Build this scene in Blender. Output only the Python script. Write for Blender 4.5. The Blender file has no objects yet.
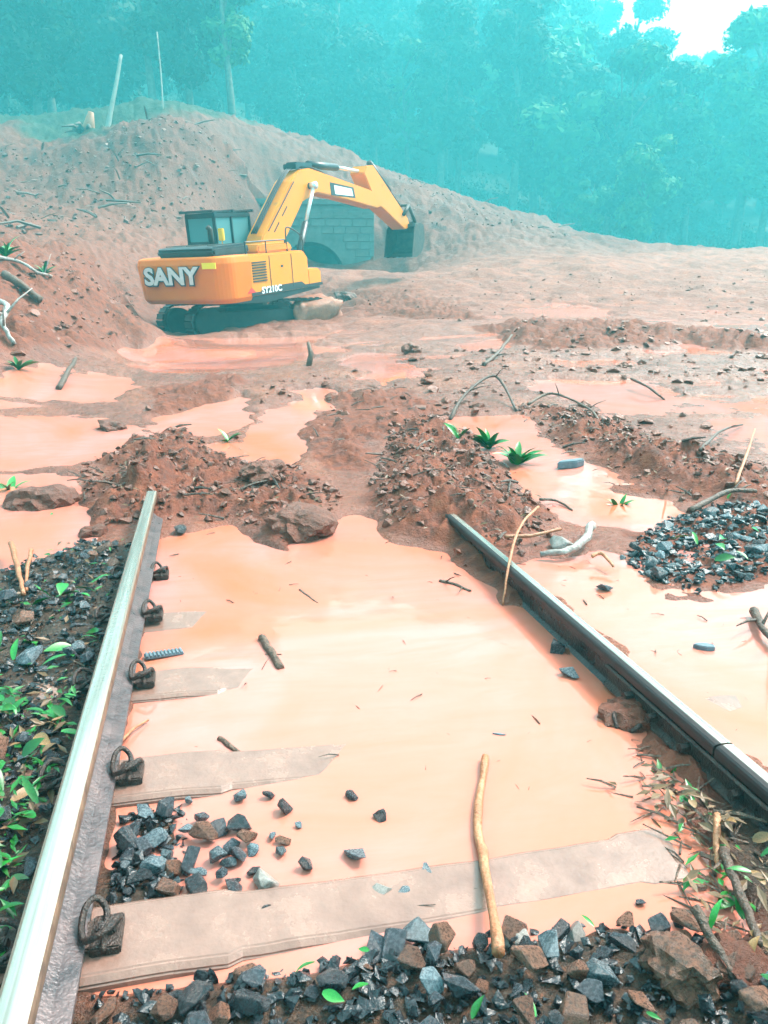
import bpy, bmesh, math, random
import numpy as np
from mathutils import Vector, Matrix

# ------------------------------------------------------------------ camera, sky, sun, haze
scn = bpy.context.scene
col = scn.collection
RND = random.Random(7)
F = 769.0
PITCH = math.atan(208 / F)
YAW = math.radians(12.87)
CX, CY, CZ = -0.482, 0.0, 1.36
cam = bpy.data.cameras.new('camera')
cam.sensor_fit = 'VERTICAL'; cam.sensor_height = 36.0; cam.lens = F / 1024 * 36
cam.clip_start = 0.05; cam.clip_end = 2000
cob = bpy.data.objects.new('camera', cam); col.objects.link(cob)
cob.location = (CX, CY, CZ); cob.rotation_euler = (math.pi / 2 - PITCH, 0, -YAW)
scn.camera = cob
scn.view_settings.view_transform = 'Standard'; scn.view_settings.look = 'None'
scn.view_settings.exposure = 2.9
scn.cycles.use_denoising = True
scn.cycles.volume_bounces = 2
scn.cycles.max_bounces = 6

SUN_EL, SUN_AZ = math.radians(52), math.radians(72)
wd = bpy.data.worlds.new('World'); scn.world = wd; wd.use_nodes = True
nt = wd.node_tree; nt.nodes.clear()
sky = nt.nodes.new('ShaderNodeTexSky'); sky.sky_type = 'NISHITA'; sky.sun_disc = False
sky.sun_elevation = SUN_EL; sky.sun_rotation = SUN_AZ; sky.dust_density = 4; sky.air_density = 1.2
hs = nt.nodes.new('ShaderNodeHueSaturation'); hs.inputs['Saturation'].default_value = 0.05   # overcast: nearly white
bg = nt.nodes.new('ShaderNodeBackground'); bg.inputs['Strength'].default_value = 0.10
wo = nt.nodes.new('ShaderNodeOutputWorld')
nt.links.new(sky.outputs[0], hs.inputs['Color']); nt.links.new(hs.outputs[0], bg.inputs['Color']); nt.links.new(bg.outputs[0], wo.inputs['Surface'])
sl = bpy.data.lights.new('sun', 'SUN'); sl.energy = 1.5; sl.angle = math.radians(15); sl.color = (1, 0.86, 0.74)
so = bpy.data.objects.new('sun', sl); col.objects.link(so)
sd_ = Vector((math.sin(SUN_AZ) * math.cos(SUN_EL), math.cos(SUN_AZ) * math.cos(SUN_EL), math.sin(SUN_EL)))
so.rotation_euler = sd_.to_track_quat('Z', 'Y').to_euler()

HAZE_DENSITY, HAZE_COL = 0.0037, (0.15, 0.90, 0.99)

# ------------------------------------------------------------------ pixel <-> place
fwv = np.array([math.sin(YAW) * math.cos(PITCH), math.cos(YAW) * math.cos(PITCH), -math.sin(PITCH)])
rtv = np.array([math.cos(YAW), -math.sin(YAW), 0.0]); upv = np.cross(rtv, fwv)
CAM = np.array([CX, CY, CZ])
def ray(px, py): return fwv + rtv * (px - 384) / F + upv * (512 - py) / F
def dp(px, py, d): return CAM + ray(px, py) * d
def proj(p):
    v = np.asarray(p) - CAM; d = v @ fwv
    return 384 + F * (v @ rtv) / d, 512 - F * (v @ upv) / d, d

# ------------------------------------------------------------------ noise
_perm = np.random.RandomState(3).rand(256, 256)
def vnoise(x, y):
    xi = np.floor(x).astype(np.int64); yi = np.floor(y).astype(np.int64)
    fx = x - xi; fy = y - yi
    fx = fx * fx * fx * (fx * (fx * 6 - 15) + 10); fy = fy * fy * fy * (fy * (fy * 6 - 15) + 10)
    a = _perm[xi & 255, yi & 255]; b = _perm[(xi + 1) & 255, yi & 255]
    c = _perm[xi & 255, (yi + 1) & 255]; d = _perm[(xi + 1) & 255, (yi + 1) & 255]
    return (a * (1 - fx) + b * fx) * (1 - fy) + (c * (1 - fx) + d * fx) * fy
def fbm(x, y, scale, octv=4, gain=0.5, seed=0):
    s = 0; a = 1; t = 0
    x = x / scale + seed * 17.3; y = y / scale + seed * 9.1
    for i in range(octv):
        s = s + a * (vnoise(x, y) - 0.5); t += a; a *= gain
        x, y = (0.8 * x - 0.6 * y) * 2.03 + 5.2, (0.6 * x + 0.8 * y) * 2.03 + 1.7
    return 2 * s / t
def ridged(x, y, scale, octv=4, seed=0):
    s = 0; a = 1; t = 0
    x = x / scale + seed * 13.7; y = y / scale + seed * 4.9
    for i in range(octv):
        s = s + a * (1 - np.abs(2 * vnoise(x, y) - 1)); t += a; a *= 0.55
        x, y = (0.8 * x - 0.6 * y) * 2.1 + 3.1, (0.6 * x + 0.8 * y) * 2.1 + 7.7
    return s / t
def sstep(a, b, x):
    t = np.clip((x - a) / (b - a), 0, 1); return t * t * (3 - 2 * t)

# ------------------------------------------------------------------ the lie of the land (thin plate spline through surveyed points)
ctrl = []
for x in (-6, -2.5, 0, 2.5, 6):
    for y in (-8, -2, 0.5, 2.5, 4.5): ctrl.append((x, y, 0.0))
for px, py, d in [
    (60, 470, 6.3), (200, 455, 6.8), (384, 450, 7.0), (560, 455, 6.7), (740, 460, 6.6),
    (60, 405, 8.9), (230, 400, 9.2), (400, 400, 9.3), (560, 400, 9.4), (740, 405, 9.2),
    (140, 365, 12.8), (300, 365, 12.6), (450, 362, 12.8), (620, 362, 13), (760, 365, 12.8),
    (200, 351, 16), (280, 350, 16), (350, 350, 16), (158, 346, 17), (230, 342, 18.5), (290, 341, 18.5), (180, 338, 20), (270, 336, 20.5), (420, 348, 15.5), (140, 335, 20), (230, 333, 21), (320, 330, 21.5), (450, 325, 20), (600, 322, 20), (750, 322, 20),
    (380, 296, 29), (500, 295, 28), (620, 295, 28), (750, 295, 28),
    (330, 275, 36), (440, 272, 34), (560, 268, 34), (700, 268, 34),
    (20, 375, 10), (90, 352, 14.5), (40, 318, 14), (20, 262, 17), (95, 303, 17), (90, 268, 20), (128, 288, 26), (200, 324, 25), (300, 319, 25), (250, 314, 29), (118, 341, 17), (135, 330, 22), (5, 252, 19),
    (30, 246, 27), (100, 258, 27), (160, 262, 30), (100, 185, 38), (30, 190, 38), (20, 132, 48), (100, 132, 49), (170, 110, 50), (200, 180, 40),
    (240, 140, 53), (250, 205, 43), (330, 172, 55), (400, 186, 53), (400, 228, 47), (470, 216, 52), (560, 239, 50), (450, 250, 43), (620, 254, 44), (760, 253, 42),
    (313, 262, 45), (260, 262, 43), (360, 262, 45), (315, 200, 50.5), (265, 195, 50.5), (365, 197, 50.5),
]:
    p = dp(px, py, d); ctrl.append((p[0], p[1], p[2]))
for px, py, d in [(0, 136, 75), (120, 139, 75), (170, 116, 75), (250, 144, 80), (330, 178, 80), (400, 193, 80), (470, 222, 80), (560, 244, 75), (640, 257, 70), (760, 259, 70),
                  (0, 105, 108), (120, 104, 110), (250, 132, 110), (400, 180, 110), (470, 208, 108), (560, 230, 105), (640, 248, 103), (760, 250, 103),
                  (0, 30, 190), (120, 30, 190), (250, 40, 200), (450, 75, 200), (600, 105, 200), (690, 140, 200), (790, 140, 200), (50, 12, 250), (250, 15, 250), (450, 40, 250), (600, 75, 250), (700, 110, 250), (800, 110, 250)]:
    p = dp(px, py, d); ctrl.append((p[0], p[1], p[2]))
for x, y, z in [(-60, 75, 24), (85, 80, 8), (-90, 130, 45), (120, 130, 20), (0, 340, 100), (-250, 330, 100), (250, 330, 70), (-180, 190, 75), (180, 190, 35),
                (-20, 10, 5), (-16, 18, 6), (-40, 30, 10), (-45, 0, 8), (-20, -10, 2), (30, 15, 1.2), (45, 30, 3.2), (70, 40, 4), (60, 0, 1.0), (20, 4, 0.2), (-60, -60, 2), (0, -60, 0), (60, -60, 0), (0, -200, 0), (-200, 0, 20), (200, 0, 6), (200, 100, 16), (-200, 100, 45)]:
    ctrl.append((x, y, z))
ctrl = np.array(ctrl, float)
def _tk(r2): return 0.5 * r2 * np.log(r2 + 1e-9)
_n = len(ctrl); _A = np.zeros((_n + 3, _n + 3)); _d2 = ((ctrl[:, None, :2] - ctrl[None, :, :2]) ** 2).sum(-1)
_A[:_n, :_n] = _tk(_d2) + np.eye(_n) * 0.02; _A[:_n, _n] = 1; _A[:_n, _n + 1:] = ctrl[:, :2]; _A[_n, :_n] = 1; _A[_n + 1:, :_n] = ctrl[:, :2].T
_w = np.linalg.solve(_A, np.concatenate([ctrl[:, 2], [0, 0, 0]]))
def level(x, y):
    x = np.asarray(x, float); y = np.asarray(y, float); sh = x.shape; x = x.ravel(); y = y.ravel(); out = np.empty(len(x))
    for i in range(0, len(x), 40000):
        a = x[i:i + 40000]; b = y[i:i + 40000]
        r2 = (a[:, None] - ctrl[None, :, 0]) ** 2 + (b[:, None] - ctrl[None, :, 1]) ** 2
        out[i:i + 40000] = _tk(r2) @ _w[:_n] + _w[_n] + _w[_n + 1] * a + _w[_n + 2] * b
    near = sstep(5.2, 3.6, np.hypot(x, y))          # the flooded track itself is dead level
    return (out * (1 - near)).reshape(sh)
_ts = np.geomspace(0.9, 300, 1100)
def at(px, py, fn=level):
    r = ray(px, py); P = CAM + r * _ts[:, None]
    g = P[:, 2] - fn(P[:, 0], P[:, 1]); k = np.argmax(g < 0)
    if k == 0: k = len(_ts) - 1
    a, b = _ts[k - 1], _ts[k]; f = g[k - 1] / (g[k - 1] - g[k] + 1e-12)
    return CAM + r * (a + (b - a) * min(max(f, 0), 1))

def poly_sd(x, y, poly):                            # signed distance, negative inside
    d = np.full(x.shape, 1e9); ins = np.zeros(x.shape, bool); n = len(poly)
    for i in range(n):
        ax, ay = poly[i]; bx, by = poly[(i + 1) % n]
        ex, ey = bx - ax, by - ay; wx, wy = x - ax, y - ay
        t = np.clip((wx * ex + wy * ey) / (ex * ex + ey * ey + 1e-12), 0, 1)
        d = np.minimum(d, (wx - ex * t) ** 2 + (wy - ey * t) ** 2)
        c = ((ay <= y) & (by > y)) | ((by <= y) & (ay > y))
        with np.errstate(divide='ignore', invalid='ignore'):
            xx = ax + (y - ay) * ex / (ey if abs(ey) > 1e-12 else 1e-12)
        ins ^= c & (x < xx)
    return np.where(ins, -1, 1) * np.sqrt(d)

POOLS = [  # outlines of the standing water (seen points on the ground)
    [(160, 545), (225, 527), (290, 552), (325, 530), (370, 512), (390, 545), (440, 552), (470, 592), (505, 622), (545, 665), (610, 722), (640, 760), (700, 800), (760, 880), (760, 1010), (60, 1010), (100, 870), (125, 690), (140, 600)],
    [(530, 562), (600, 556), (640, 596), (700, 606), (790, 590), (900, 700), (900, 850), (800, 800), (700, 700), (610, 630)],
    [(455, 418), (500, 414), (545, 448), (605, 482), (655, 515), (640, 530), (590, 530), (550, 512), (525, 470), (480, 438)],
    [(540, 383), (600, 378), (655, 384), (690, 404), (615, 410), (560, 403)],
    [(605, 434), (640, 436), (672, 448), (640, 452), (612, 445)],
    [(715, 424), (800, 410), (800, 440), (735, 436)],
    [(735, 490), (800, 482), (800, 515), (750, 508)],
    [(-40, 425), (60, 417), (112, 420), (138, 440), (100, 462), (40, 470), (-40, 474)],
    [(-60, 480), (40, 474), (95, 500), (120, 530), (95, 560), (50, 590), (0, 610), (-60, 620)],
    [(112, 345), (150, 331), (240, 336), (320, 336), (352, 352), (285, 366), (180, 376), (125, 368)],
    [(40, 385), (110, 372), (150, 385), (110, 402), (60, 402)],
    [(180, 408), (235, 396), (240, 420), (200, 432), (175, 428)],
    [(238, 462), (245, 432), (300, 388), (332, 392), (305, 440), (292, 466)],
    [(-20, 365), (40, 358), (62, 380), (30, 396), (-20, 392)],
    [(515, 306), (560, 302), (610, 312), (600, 321), (540, 318)],
    [(340, 362), (380, 352), (420, 372), (380, 384)],
    [(420, 300), (470, 303), (465, 310), (425, 308)], [(640, 350), (720, 345), (725, 353), (660, 357)],
]
MOUNDS = [  # outline, height, shoulder width
    ([(390, 432), (430, 420), (470, 435), (505, 462), (545, 500), (560, 520), (545, 545), (512, 590), (500, 612), (475, 592), (445, 548), (390, 535), (370, 490)], 0.17, 0.42),
    ([(62, 492), (100, 452), (180, 425), (232, 450), (300, 472), (345, 500), (325, 525), (292, 552), (255, 528), (180, 524), (100, 528)], 0.11, 0.40),
    ([(118, 478), (150, 466), (182, 476), (178, 502), (150, 506), (122, 500)], 0.27, 0.2),
    ([(510, 408), (565, 412), (620, 424), (700, 452), (790, 470), (790, 500), (735, 512), (640, 500), (580, 468), (530, 428)], 0.14, 0.4),
    ([(305, 440), (335, 395), (400, 385), (450, 420), (390, 440), (370, 480), (310, 470)], 0.10, 0.4),
    ([(470, 330), (560, 322), (700, 330), (790, 345), (790, 362), (690, 345), (600, 352), (540, 352)], 0.22, 0.8),
    ([(150, 395), (220, 375), (250, 385), (190, 412), (150, 425)], 0.12, 0.4),
    ([(330, 300), (420, 292), (520, 322), (430, 322), (350, 318)], 0.22, 0.9),
    ([(630, 720), (660, 735), (700, 770), (770, 850), (740, 860), (670, 790), (625, 745)], 0.035, 0.12),
    ([(640, 520), (700, 508), (790, 512), (790, 575), (700, 592), (630, 570)], 0.03, 0.35),
]
POOLS = [[tuple(at(*q)[:2]) for q in p] for p in POOLS]
MOUNDS = [([tuple(at(*q)[:2]) for q in p], h, w) for p, h, w in MOUNDS]
BED_LEFT = [(-3.2, -1.0), (-0.80, -1.0), (-0.80, 4.3), (-1.2, 4.6), (-1.9, 3.8), (-3.2, 3.0)]
BED_NEAR = [(-1.5, -2), (0.75, -2), (0.72, 1.12), (0.33, 1.30), (-0.2, 1.32), (-0.8, 1.33), (-1.5, 1.4)]
BED_SIDE = [(-0.9, 1.3), (-0.56, 1.55), (-0.60, 1.95), (-0.8, 1.99)]
BED_RIGHT = [(0.62, 0.3), (1.6, 0.3), (1.6, 1.1), (0.80, 1.62), (0.66, 1.2)]
# the tunnel mouth: a frame to the mountain side
PORTAL = dp(311, 263, 45.5); PORT_AZ = math.radians(8)
def portal_uv(x, y):
    dx, dy = x - PORTAL[0], y - PORTAL[1]
    return dx * math.cos(PORT_AZ) - dy * math.sin(PORT_AZ), dx * math.sin(PORT_AZ) + dy * math.cos(PORT_AZ)
SCAR = [tuple(at(*q)[:2]) for q in [(-60, 120), (20, 132), (60, 138), (110, 134), (170, 110), (228, 124)]] + [tuple(dp(*q)[:2]) for q in [(250, 118, 66), (300, 150, 66), (400, 170, 66), (470, 200, 66), (520, 215, 70), (575, 225, 76), (640, 246, 84), (790, 250, 84)]]
SCAR = SCAR + [(80, 30), (80, -60), (-60, -60), (-60, 50)]

def terrain(x, y, full=False):
    x = np.asarray(x, float); y = np.asarray(y, float)
    L = level(x, y); d = np.hypot(x - CX, y - CY)
    near = sstep(6.5, 4.0, d)
    amp = 0.022 + 0.0045 * np.minimum(d, 40)
    ww = 0.12 + 0.035 * np.minimum(d, 25); wx = x + ww * fbm(x, y, 0.8, 4, 0.6, seed=5); wy = y + ww * fbm(x, y, 0.8, 4, 0.6, seed=6)
    n1 = fbm(x, y, 1.9, 4, seed=1); n2 = ridged(x, y, 0.55, 4, seed=2) - 0.55; n3 = fbm(x, y, 0.13, 3, 0.6, seed=3)
    b = 0.012 + 0.0011 * d + amp * (0.9 * n1 + 0.35 * n2) + 0.012 * n3 * sstep(30, 10, d)
    gx = (level(x + 0.4, y) - L) / 0.4; gy = (level(x, y + 0.4) - L) / 0.4; steep = sstep(0.17, 0.30, np.hypot(gx, gy)) * sstep(8, 11, d)
    rut = sstep(7, 10, d) * sstep(40, 34, d); b = b + rut * (0.13 * (ridged(x / 2.6, y, 1.25, 4, seed=26) - 0.62) + 0.05 * (ridged(x / 1.6, y, 0.4, 3, seed=27) - 0.6))
    pool = np.zeros_like(x)
    for p in POOLS:
        s = poly_sd(wx, wy, p); e = 0.06 + 0.012 * d
        pool = np.maximum(pool, sstep(e, -e, s))
    pool = pool * (1 - steep); b = b * (1 - pool) + steep * (0.16 + 0.35 * (ridged(x, y, 1.0, 4, seed=24) - 0.6) + 0.14 * fbm(x, y, 0.3, 3, seed=25)) + pool * (-0.05 + 0.018 * n1)
    mound = np.zeros_like(x)
    for p, h, w in MOUNDS:
        s = poly_sd(wx, wy, p); m = sstep(0.05, -w, s)
        b = np.maximum(b, b * (1 - m) + m * (h * (0.72 + 0.9 * fbm(x, y, 0.55, 4, seed=8)) + 0.13 * (ridged(x, y, 0.24, 5, seed=9) - 0.6) + 0.04 * n3 + 0.02 * fbm(x, y, 0.05, 2, seed=19)))
        mound = np.maximum(mound, sstep(0.03, -0.1, s))
    mound = np.maximum(mound, steep * 0.8)
    bed = np.zeros_like(x)
    for p, z in ((BED_LEFT, 0.035), (BED_NEAR, 0.022), (BED_SIDE, 0.012), (BED_RIGHT, 0.025)):
        s = poly_sd(x + 0.05 * n3, y + 0.05 * n1, p); m = sstep(0.06, -0.08, s)
        b = b * (1 - m) + m * (z + 0.018 * n3 + 0.01 * n1); bed = np.maximum(bed, m)
    hill = sstep(33, 46, y - 0.15 * np.maximum(x - 8, 0)) + 0 * x
    b = b + hill * (0.7 * fbm(x, y, 6, 6, 0.6, seed=11) + 0.22 * (ridged(x, y, 0.9, 3, seed=28) - 0.6) + 0.35 * (ridged(x, y, 2.2, 4, seed=12) - 0.6))
    pu, pv = portal_uv(x, y); fore = sstep(6, 4, np.abs(pu)) * sstep(-9, -5, pv) * sstep(0.4, 0.1, pv)
    b = b * (1 - fore) + fore * (-0.45 + 0.12 * n1)
    bank = sstep(-3.0, -5.0, x) * sstep(7, 11, y) * (1 - hill)
    b = b + bank * (0.06 + 0.30 * (ridged(x, y, 1.1, 4, seed=14) - 0.6) + 0.15 * fbm(x, y, 0.35, 3, seed=15))
    far = sstep(23, 30, d) * (1 - hill)
    b = b + far * (0.05 + 0.20 * fbm(x, y, 2.4, 4, seed=17))
    rc = sstep(0.15, 0.05, np.abs(x - 0.915)) * sstep(4.32, 4.12, y); b = b * (1 - rc) + np.minimum(b, 0.10) * rc
    eq = sstep(4.6, 2.6, np.hypot(x - 1.1, y - 24.6)); b = b * (1 - eq) + 0.21 * eq * (0.6 + 1.2 * fbm(x, y, 0.8, 4, seed=29))
    z = L + b
    u, v = portal_uv(x, y)
    inside = (np.abs(u) < 3.6) & (v > 0.25) & (v < 3.9)
    z = np.where(inside, np.minimum(z, PORTAL[2] - 1.2), z)
    if not full: return z
    forest = sstep(-1.0, 1.0, poly_sd(x + 2.5 * fbm(x, y, 5, 3, seed=21), y + 2.5 * fbm(x, y, 5, 3, seed=22), SCAR))
    return z, L, b, pool, mound, bed, forest, hill, bank

def zt(x, y): return float(terrain(np.array([x]), np.array([y]))[0])
def surface(x, y): return np.maximum(terrain(x, y), level(x, y))
def seat(px, py):
    p = at(px, py, terrain); return Vector(p)

# ------------------------------------------------------------------ materials
def mat(name, c1, c2=None, rough=0.6, metal=0.0, scale=8.0, bump=0.0, bscale=None, spec=0.5, rnd=0.0, coords='Object', rvar=0.0, c3=None, coat=0.0):
    m = bpy.data.materials.new(name); m.use_nodes = True; t = m.node_tree; N = t.nodes; Lk = t.links
    b = N['Principled BSDF']; b.inputs['Roughness'].default_value = rough; b.inputs['Metallic'].default_value = metal
    b.inputs['Specular IOR Level'].default_value = spec; b.inputs['Coat Weight'].default_value = coat
    c2 = c2 or c1
    tc = N.new('ShaderNodeTexCoord'); nz = N.new('ShaderNodeTexNoise'); nz.inputs['Scale'].default_value = scale; nz.inputs['Detail'].default_value = 7; nz.inputs['Roughness'].default_value = 0.62
    vec = tc.outputs[coords]
    if rnd > 0:
        oi = N.new('ShaderNodeObjectInfo'); va = N.new('ShaderNodeVectorMath'); va.operation = 'ADD'
        mu = N.new('ShaderNodeMath'); mu.operation = 'MULTIPLY'; mu.inputs[1].default_value = 37.0
        Lk.new(oi.outputs['Random'], mu.inputs[0]); Lk.new(vec, va.inputs[0]); Lk.new(mu.outputs[0], va.inputs[1]); vec = va.outputs[0]
    Lk.new(vec, nz.inputs['Vector'])
    rp = N.new('ShaderNodeValToRGB'); e = rp.color_ramp.elements
    e[0].position = 0.33; e[0].color = (*c1, 1); e[1].position = 0.67; e[1].color = (*c2, 1)
    if c3: k = rp.color_ramp.elements.new(0.82); k.color = (*c3, 1)
    Lk.new(nz.outputs['Fac'], rp.inputs['Fac']); out = rp.outputs['Color']
    if rnd > 0:
        hv = N.new('ShaderNodeHueSaturation'); ma = N.new('ShaderNodeMapRange'); ma.inputs['To Min'].default_value = 1 - rnd; ma.inputs['To Max'].default_value = 1 + rnd
        Lk.new(oi.outputs['Random'], ma.inputs['Value']); Lk.new(ma.outputs[0], hv.inputs['Value']); Lk.new(out, hv.inputs['Color']); out = hv.outputs['Color']
    Lk.new(out, b.inputs['Base Color'])
    if rvar > 0:
        mr = N.new('ShaderNodeMapRange'); mr.inputs['From Min'].default_value = 0.3; mr.inputs['From Max'].default_value = 0.7
        mr.inputs['To Min'].default_value = max(0.03, rough - rvar); mr.inputs['To Max'].default_value = min(1, rough + rvar)
        Lk.new(nz.outputs['Fac'], mr.inputs['Value']); Lk.new(mr.outputs[0], b.inputs['Roughness'])
    if bump > 0:
        n2 = N.new('ShaderNodeTexNoise'); n2.inputs['Scale'].default_value = bscale or scale * 3; n2.inputs['Detail'].default_value = 6
        Lk.new(vec, n2.inputs['Vector']); bp = N.new('ShaderNodeBump'); bp.inputs['Strength'].default_value = bump; bp.inputs['Distance'].default_value = 0.02
        Lk.new(n2.outputs['Fac'], bp.inputs['Height']); Lk.new(bp.outputs[0], b.inputs['Normal'])
    return m

def mud_material():
    m = bpy.data.materials.new('wet_mud'); m.use_nodes = True; t = m.node_tree; N = t.nodes; Lk = t.links; b = N['Principled BSDF']
    tc = N.new('ShaderNodeTexCoord')
    def noise(scale, det=8, ro=0.6, dist=0.0):
        n = N.new('ShaderNodeTexNoise'); n.inputs['Scale'].default_value = scale; n.inputs['Detail'].default_value = det; n.inputs['Roughness'].default_value = ro; n.inputs['Distortion'].default_value = dist
        Lk.new(tc.outputs['Object'], n.inputs['Vector']); return n
    def attr(a):
        n = N.new('ShaderNodeAttribute'); n.attribute_name = a; return n.outputs['Fac']
    def ramp(fac, stops):
        r = N.new('ShaderNodeValToRGB'); e = r.color_ramp.elements
        e[0].position, e[0].color = stops[0][0], (*stops[0][1], 1); e[1].position, e[1].color = stops[-1][0], (*stops[-1][1], 1)
        for p, c in stops[1:-1]: k = e.new(p); k.color = (*c, 1)
        Lk.new(fac, r.inputs['Fac']); return r.outputs['Color']
    def mix(f, a, c):
        x = N.new('ShaderNodeMix'); x.data_type = 'RGBA'; Lk.new(f, x.inputs['Factor']); Lk.new(a, x.inputs['A']); Lk.new(c, x.inputs['B']); return x.outputs['Result']
    b.inputs['Specular IOR Level'].default_value = 0.34
    nA, nB, nC = noise(1.3, 8, 0.62, 0.4), noise(9, 8, 0.7), noise(55, 5, 0.7)
    flat = ramp(nA.outputs['Fac'], [(0.3, (0.115, 0.029, 0.014)), (0.5, (0.20, 0.066, 0.042)), (0.7, (0.26, 0.080, 0.040))])
    heap = ramp(nB.outputs['Fac'], [(0.3, (0.045, 0.012, 0.006)), (0.47, (0.14, 0.035, 0.017)), (0.6, (0.20, 0.055, 0.027)), (0.75, (0.29, 0.115, 0.07))])
    slope = ramp(noise(0.55, 10, 0.72, 0.3).outputs['Fac'], [(0.3, (0.04, 0.007, 0.002)), (0.5, (0.10, 0.018, 0.006)), (0.72, (0.15, 0.034, 0.014))])
    bed = ramp(nC.outputs['Fac'], [(0.35, (0.02, 0.015, 0.012)), (0.55, (0.055, 0.032, 0.02)), (0.7, (0.14, 0.06, 0.034))])
    green = ramp(noise(0.9, 8, 0.7).outputs['Fac'], [(0.35, (0.006, 0.014, 0.006)), (0.6, (0.016, 0.03, 0.01)), (0.75, (0.045, 0.03, 0.014))])
    c = mix(attr('heap'), flat, heap); c = mix(attr('slope'), c, slope); c = mix(attr('bed'), c, bed); c = mix(attr('forest'), c, green)
    Lk.new(c, b.inputs['Base Color'])
    mr = N.new('ShaderNodeMapRange'); mr.inputs['From Min'].default_value = 0.35; mr.inputs['From Max'].default_value = 0.65; mr.inputs['To Min'].default_value = 0.13; mr.inputs['To Max'].default_value = 0.42
    Lk.new(nB.outputs['Fac'], mr.inputs['Value'])
    mxx = N.new('ShaderNodeMath'); mxx.operation = 'MAXIMUM'; Lk.new(attr('dry'), mxx.inputs[0]); Lk.new(attr('heap'), mxx.inputs[1])
    ad = N.new('ShaderNodeMath'); ad.operation = 'MULTIPLY_ADD'; ad.inputs[1].default_value = 0.5; Lk.new(mxx.outputs[0], ad.inputs[0]); Lk.new(mr.outputs[0], ad.inputs[2]); Lk.new(ad.outputs[0], b.inputs['Roughness'])
    nD = noise(2.6, 8, 0.68); b0 = N.new('ShaderNodeBump'); b0.inputs['Strength'].default_value = 0.6; b0.inputs['Distance'].default_value = 0.16; Lk.new(nD.outputs['Fac'], b0.inputs['Height'])
    bp = N.new('ShaderNodeBump'); bp.inputs['Strength'].default_value = 0.7; bp.inputs['Distance'].default_value = 0.05; Lk.new(nB.outputs['Fac'], bp.inputs['Height']); Lk.new(b0.outputs[0], bp.inputs['Normal'])
    b2 = N.new('ShaderNodeBump'); b2.inputs['Strength'].default_value = 0.5; b2.inputs['Distance'].default_value = 0.006; Lk.new(nC.outputs['Fac'], b2.inputs['Height']); Lk.new(bp.outputs[0], b2.inputs['Normal'])
    Lk.new(b2.outputs[0], b.inputs['Normal'])
    return m

def water_material():
    m = bpy.data.materials.new('muddy_water'); m.use_nodes = True; t = m.node_tree; N = t.nodes; Lk = t.links; b = N['Principled BSDF']
    tc = N.new('ShaderNodeTexCoord'); n = N.new('ShaderNodeTexNoise'); n.inputs['Scale'].default_value = 0.8; n.inputs['Detail'].default_value = 5; n.inputs['Distortion'].default_value = 1.2
    Lk.new(tc.outputs['Object'], n.inputs['Vector']); r = N.new('ShaderNodeValToRGB'); e = r.color_ramp.elements
    e[0].position = 0.28; e[0].color = (0.45, 0.115, 0.05, 1); e[1].position = 0.66; e[1].color = (0.47, 0.185, 0.165, 1)
    Lk.new(n.outputs['Fac'], r.inputs['Fac'])
    mp = N.new('ShaderNodeMapping'); mp.inputs['Scale'].default_value = (0.9, 3.4, 1); mp.inputs['Rotation'].default_value = (0, 0, 0.35); Lk.new(tc.outputs['Object'], mp.inputs['Vector'])
    n3 = N.new('ShaderNodeTexNoise'); n3.inputs['Scale'].default_value = 1.3; n3.inputs['Detail'].default_value = 9; n3.inputs['Roughness'].default_value = 0.66; n3.inputs['Distortion'].default_value = 2.2; Lk.new(mp.outputs[0], n3.inputs['Vector'])
    r3 = N.new('ShaderNodeValToRGB'); r3.color_ramp.elements[0].position = 0.42; r3.color_ramp.elements[0].color = (0, 0, 0, 1); r3.color_ramp.elements[1].position = 0.68; r3.color_ramp.elements[1].color = (0.6, 0.6, 0.6, 1); Lk.new(n3.outputs['Fac'], r3.inputs['Fac'])
    mx = N.new('ShaderNodeMix'); mx.data_type = 'RGBA'; Lk.new(r3.outputs[0], mx.inputs['Factor']); Lk.new(r.outputs[0], mx.inputs['A']); mx.inputs['B'].default_value = (0.42, 0.135, 0.085, 1); Lk.new(mx.outputs['Result'], b.inputs['Base Color'])
    rr_ = N.new('ShaderNodeMapRange'); rr_.inputs['To Min'].default_value = 0.04; rr_.inputs['To Max'].default_value = 0.2; Lk.new(r3.outputs[0], rr_.inputs['Value']); Lk.new(rr_.outputs[0], b.inputs['Roughness'])
    b.inputs['IOR'].default_value = 1.33
    n2 = N.new('ShaderNodeTexNoise'); n2.inputs['Scale'].default_value = 5; n2.inputs['Detail'].default_value = 3; Lk.new(tc.outputs['Object'], n2.inputs['Vector'])
    bp = N.new('ShaderNodeBump'); bp.inputs['Strength'].default_value = 0.10; bp.inputs['Distance'].default_value = 0.02; Lk.new(n2.outputs['Fac'], bp.inputs['Height']); Lk.new(bp.outputs[0], b.inputs['Normal'])
    return m

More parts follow.
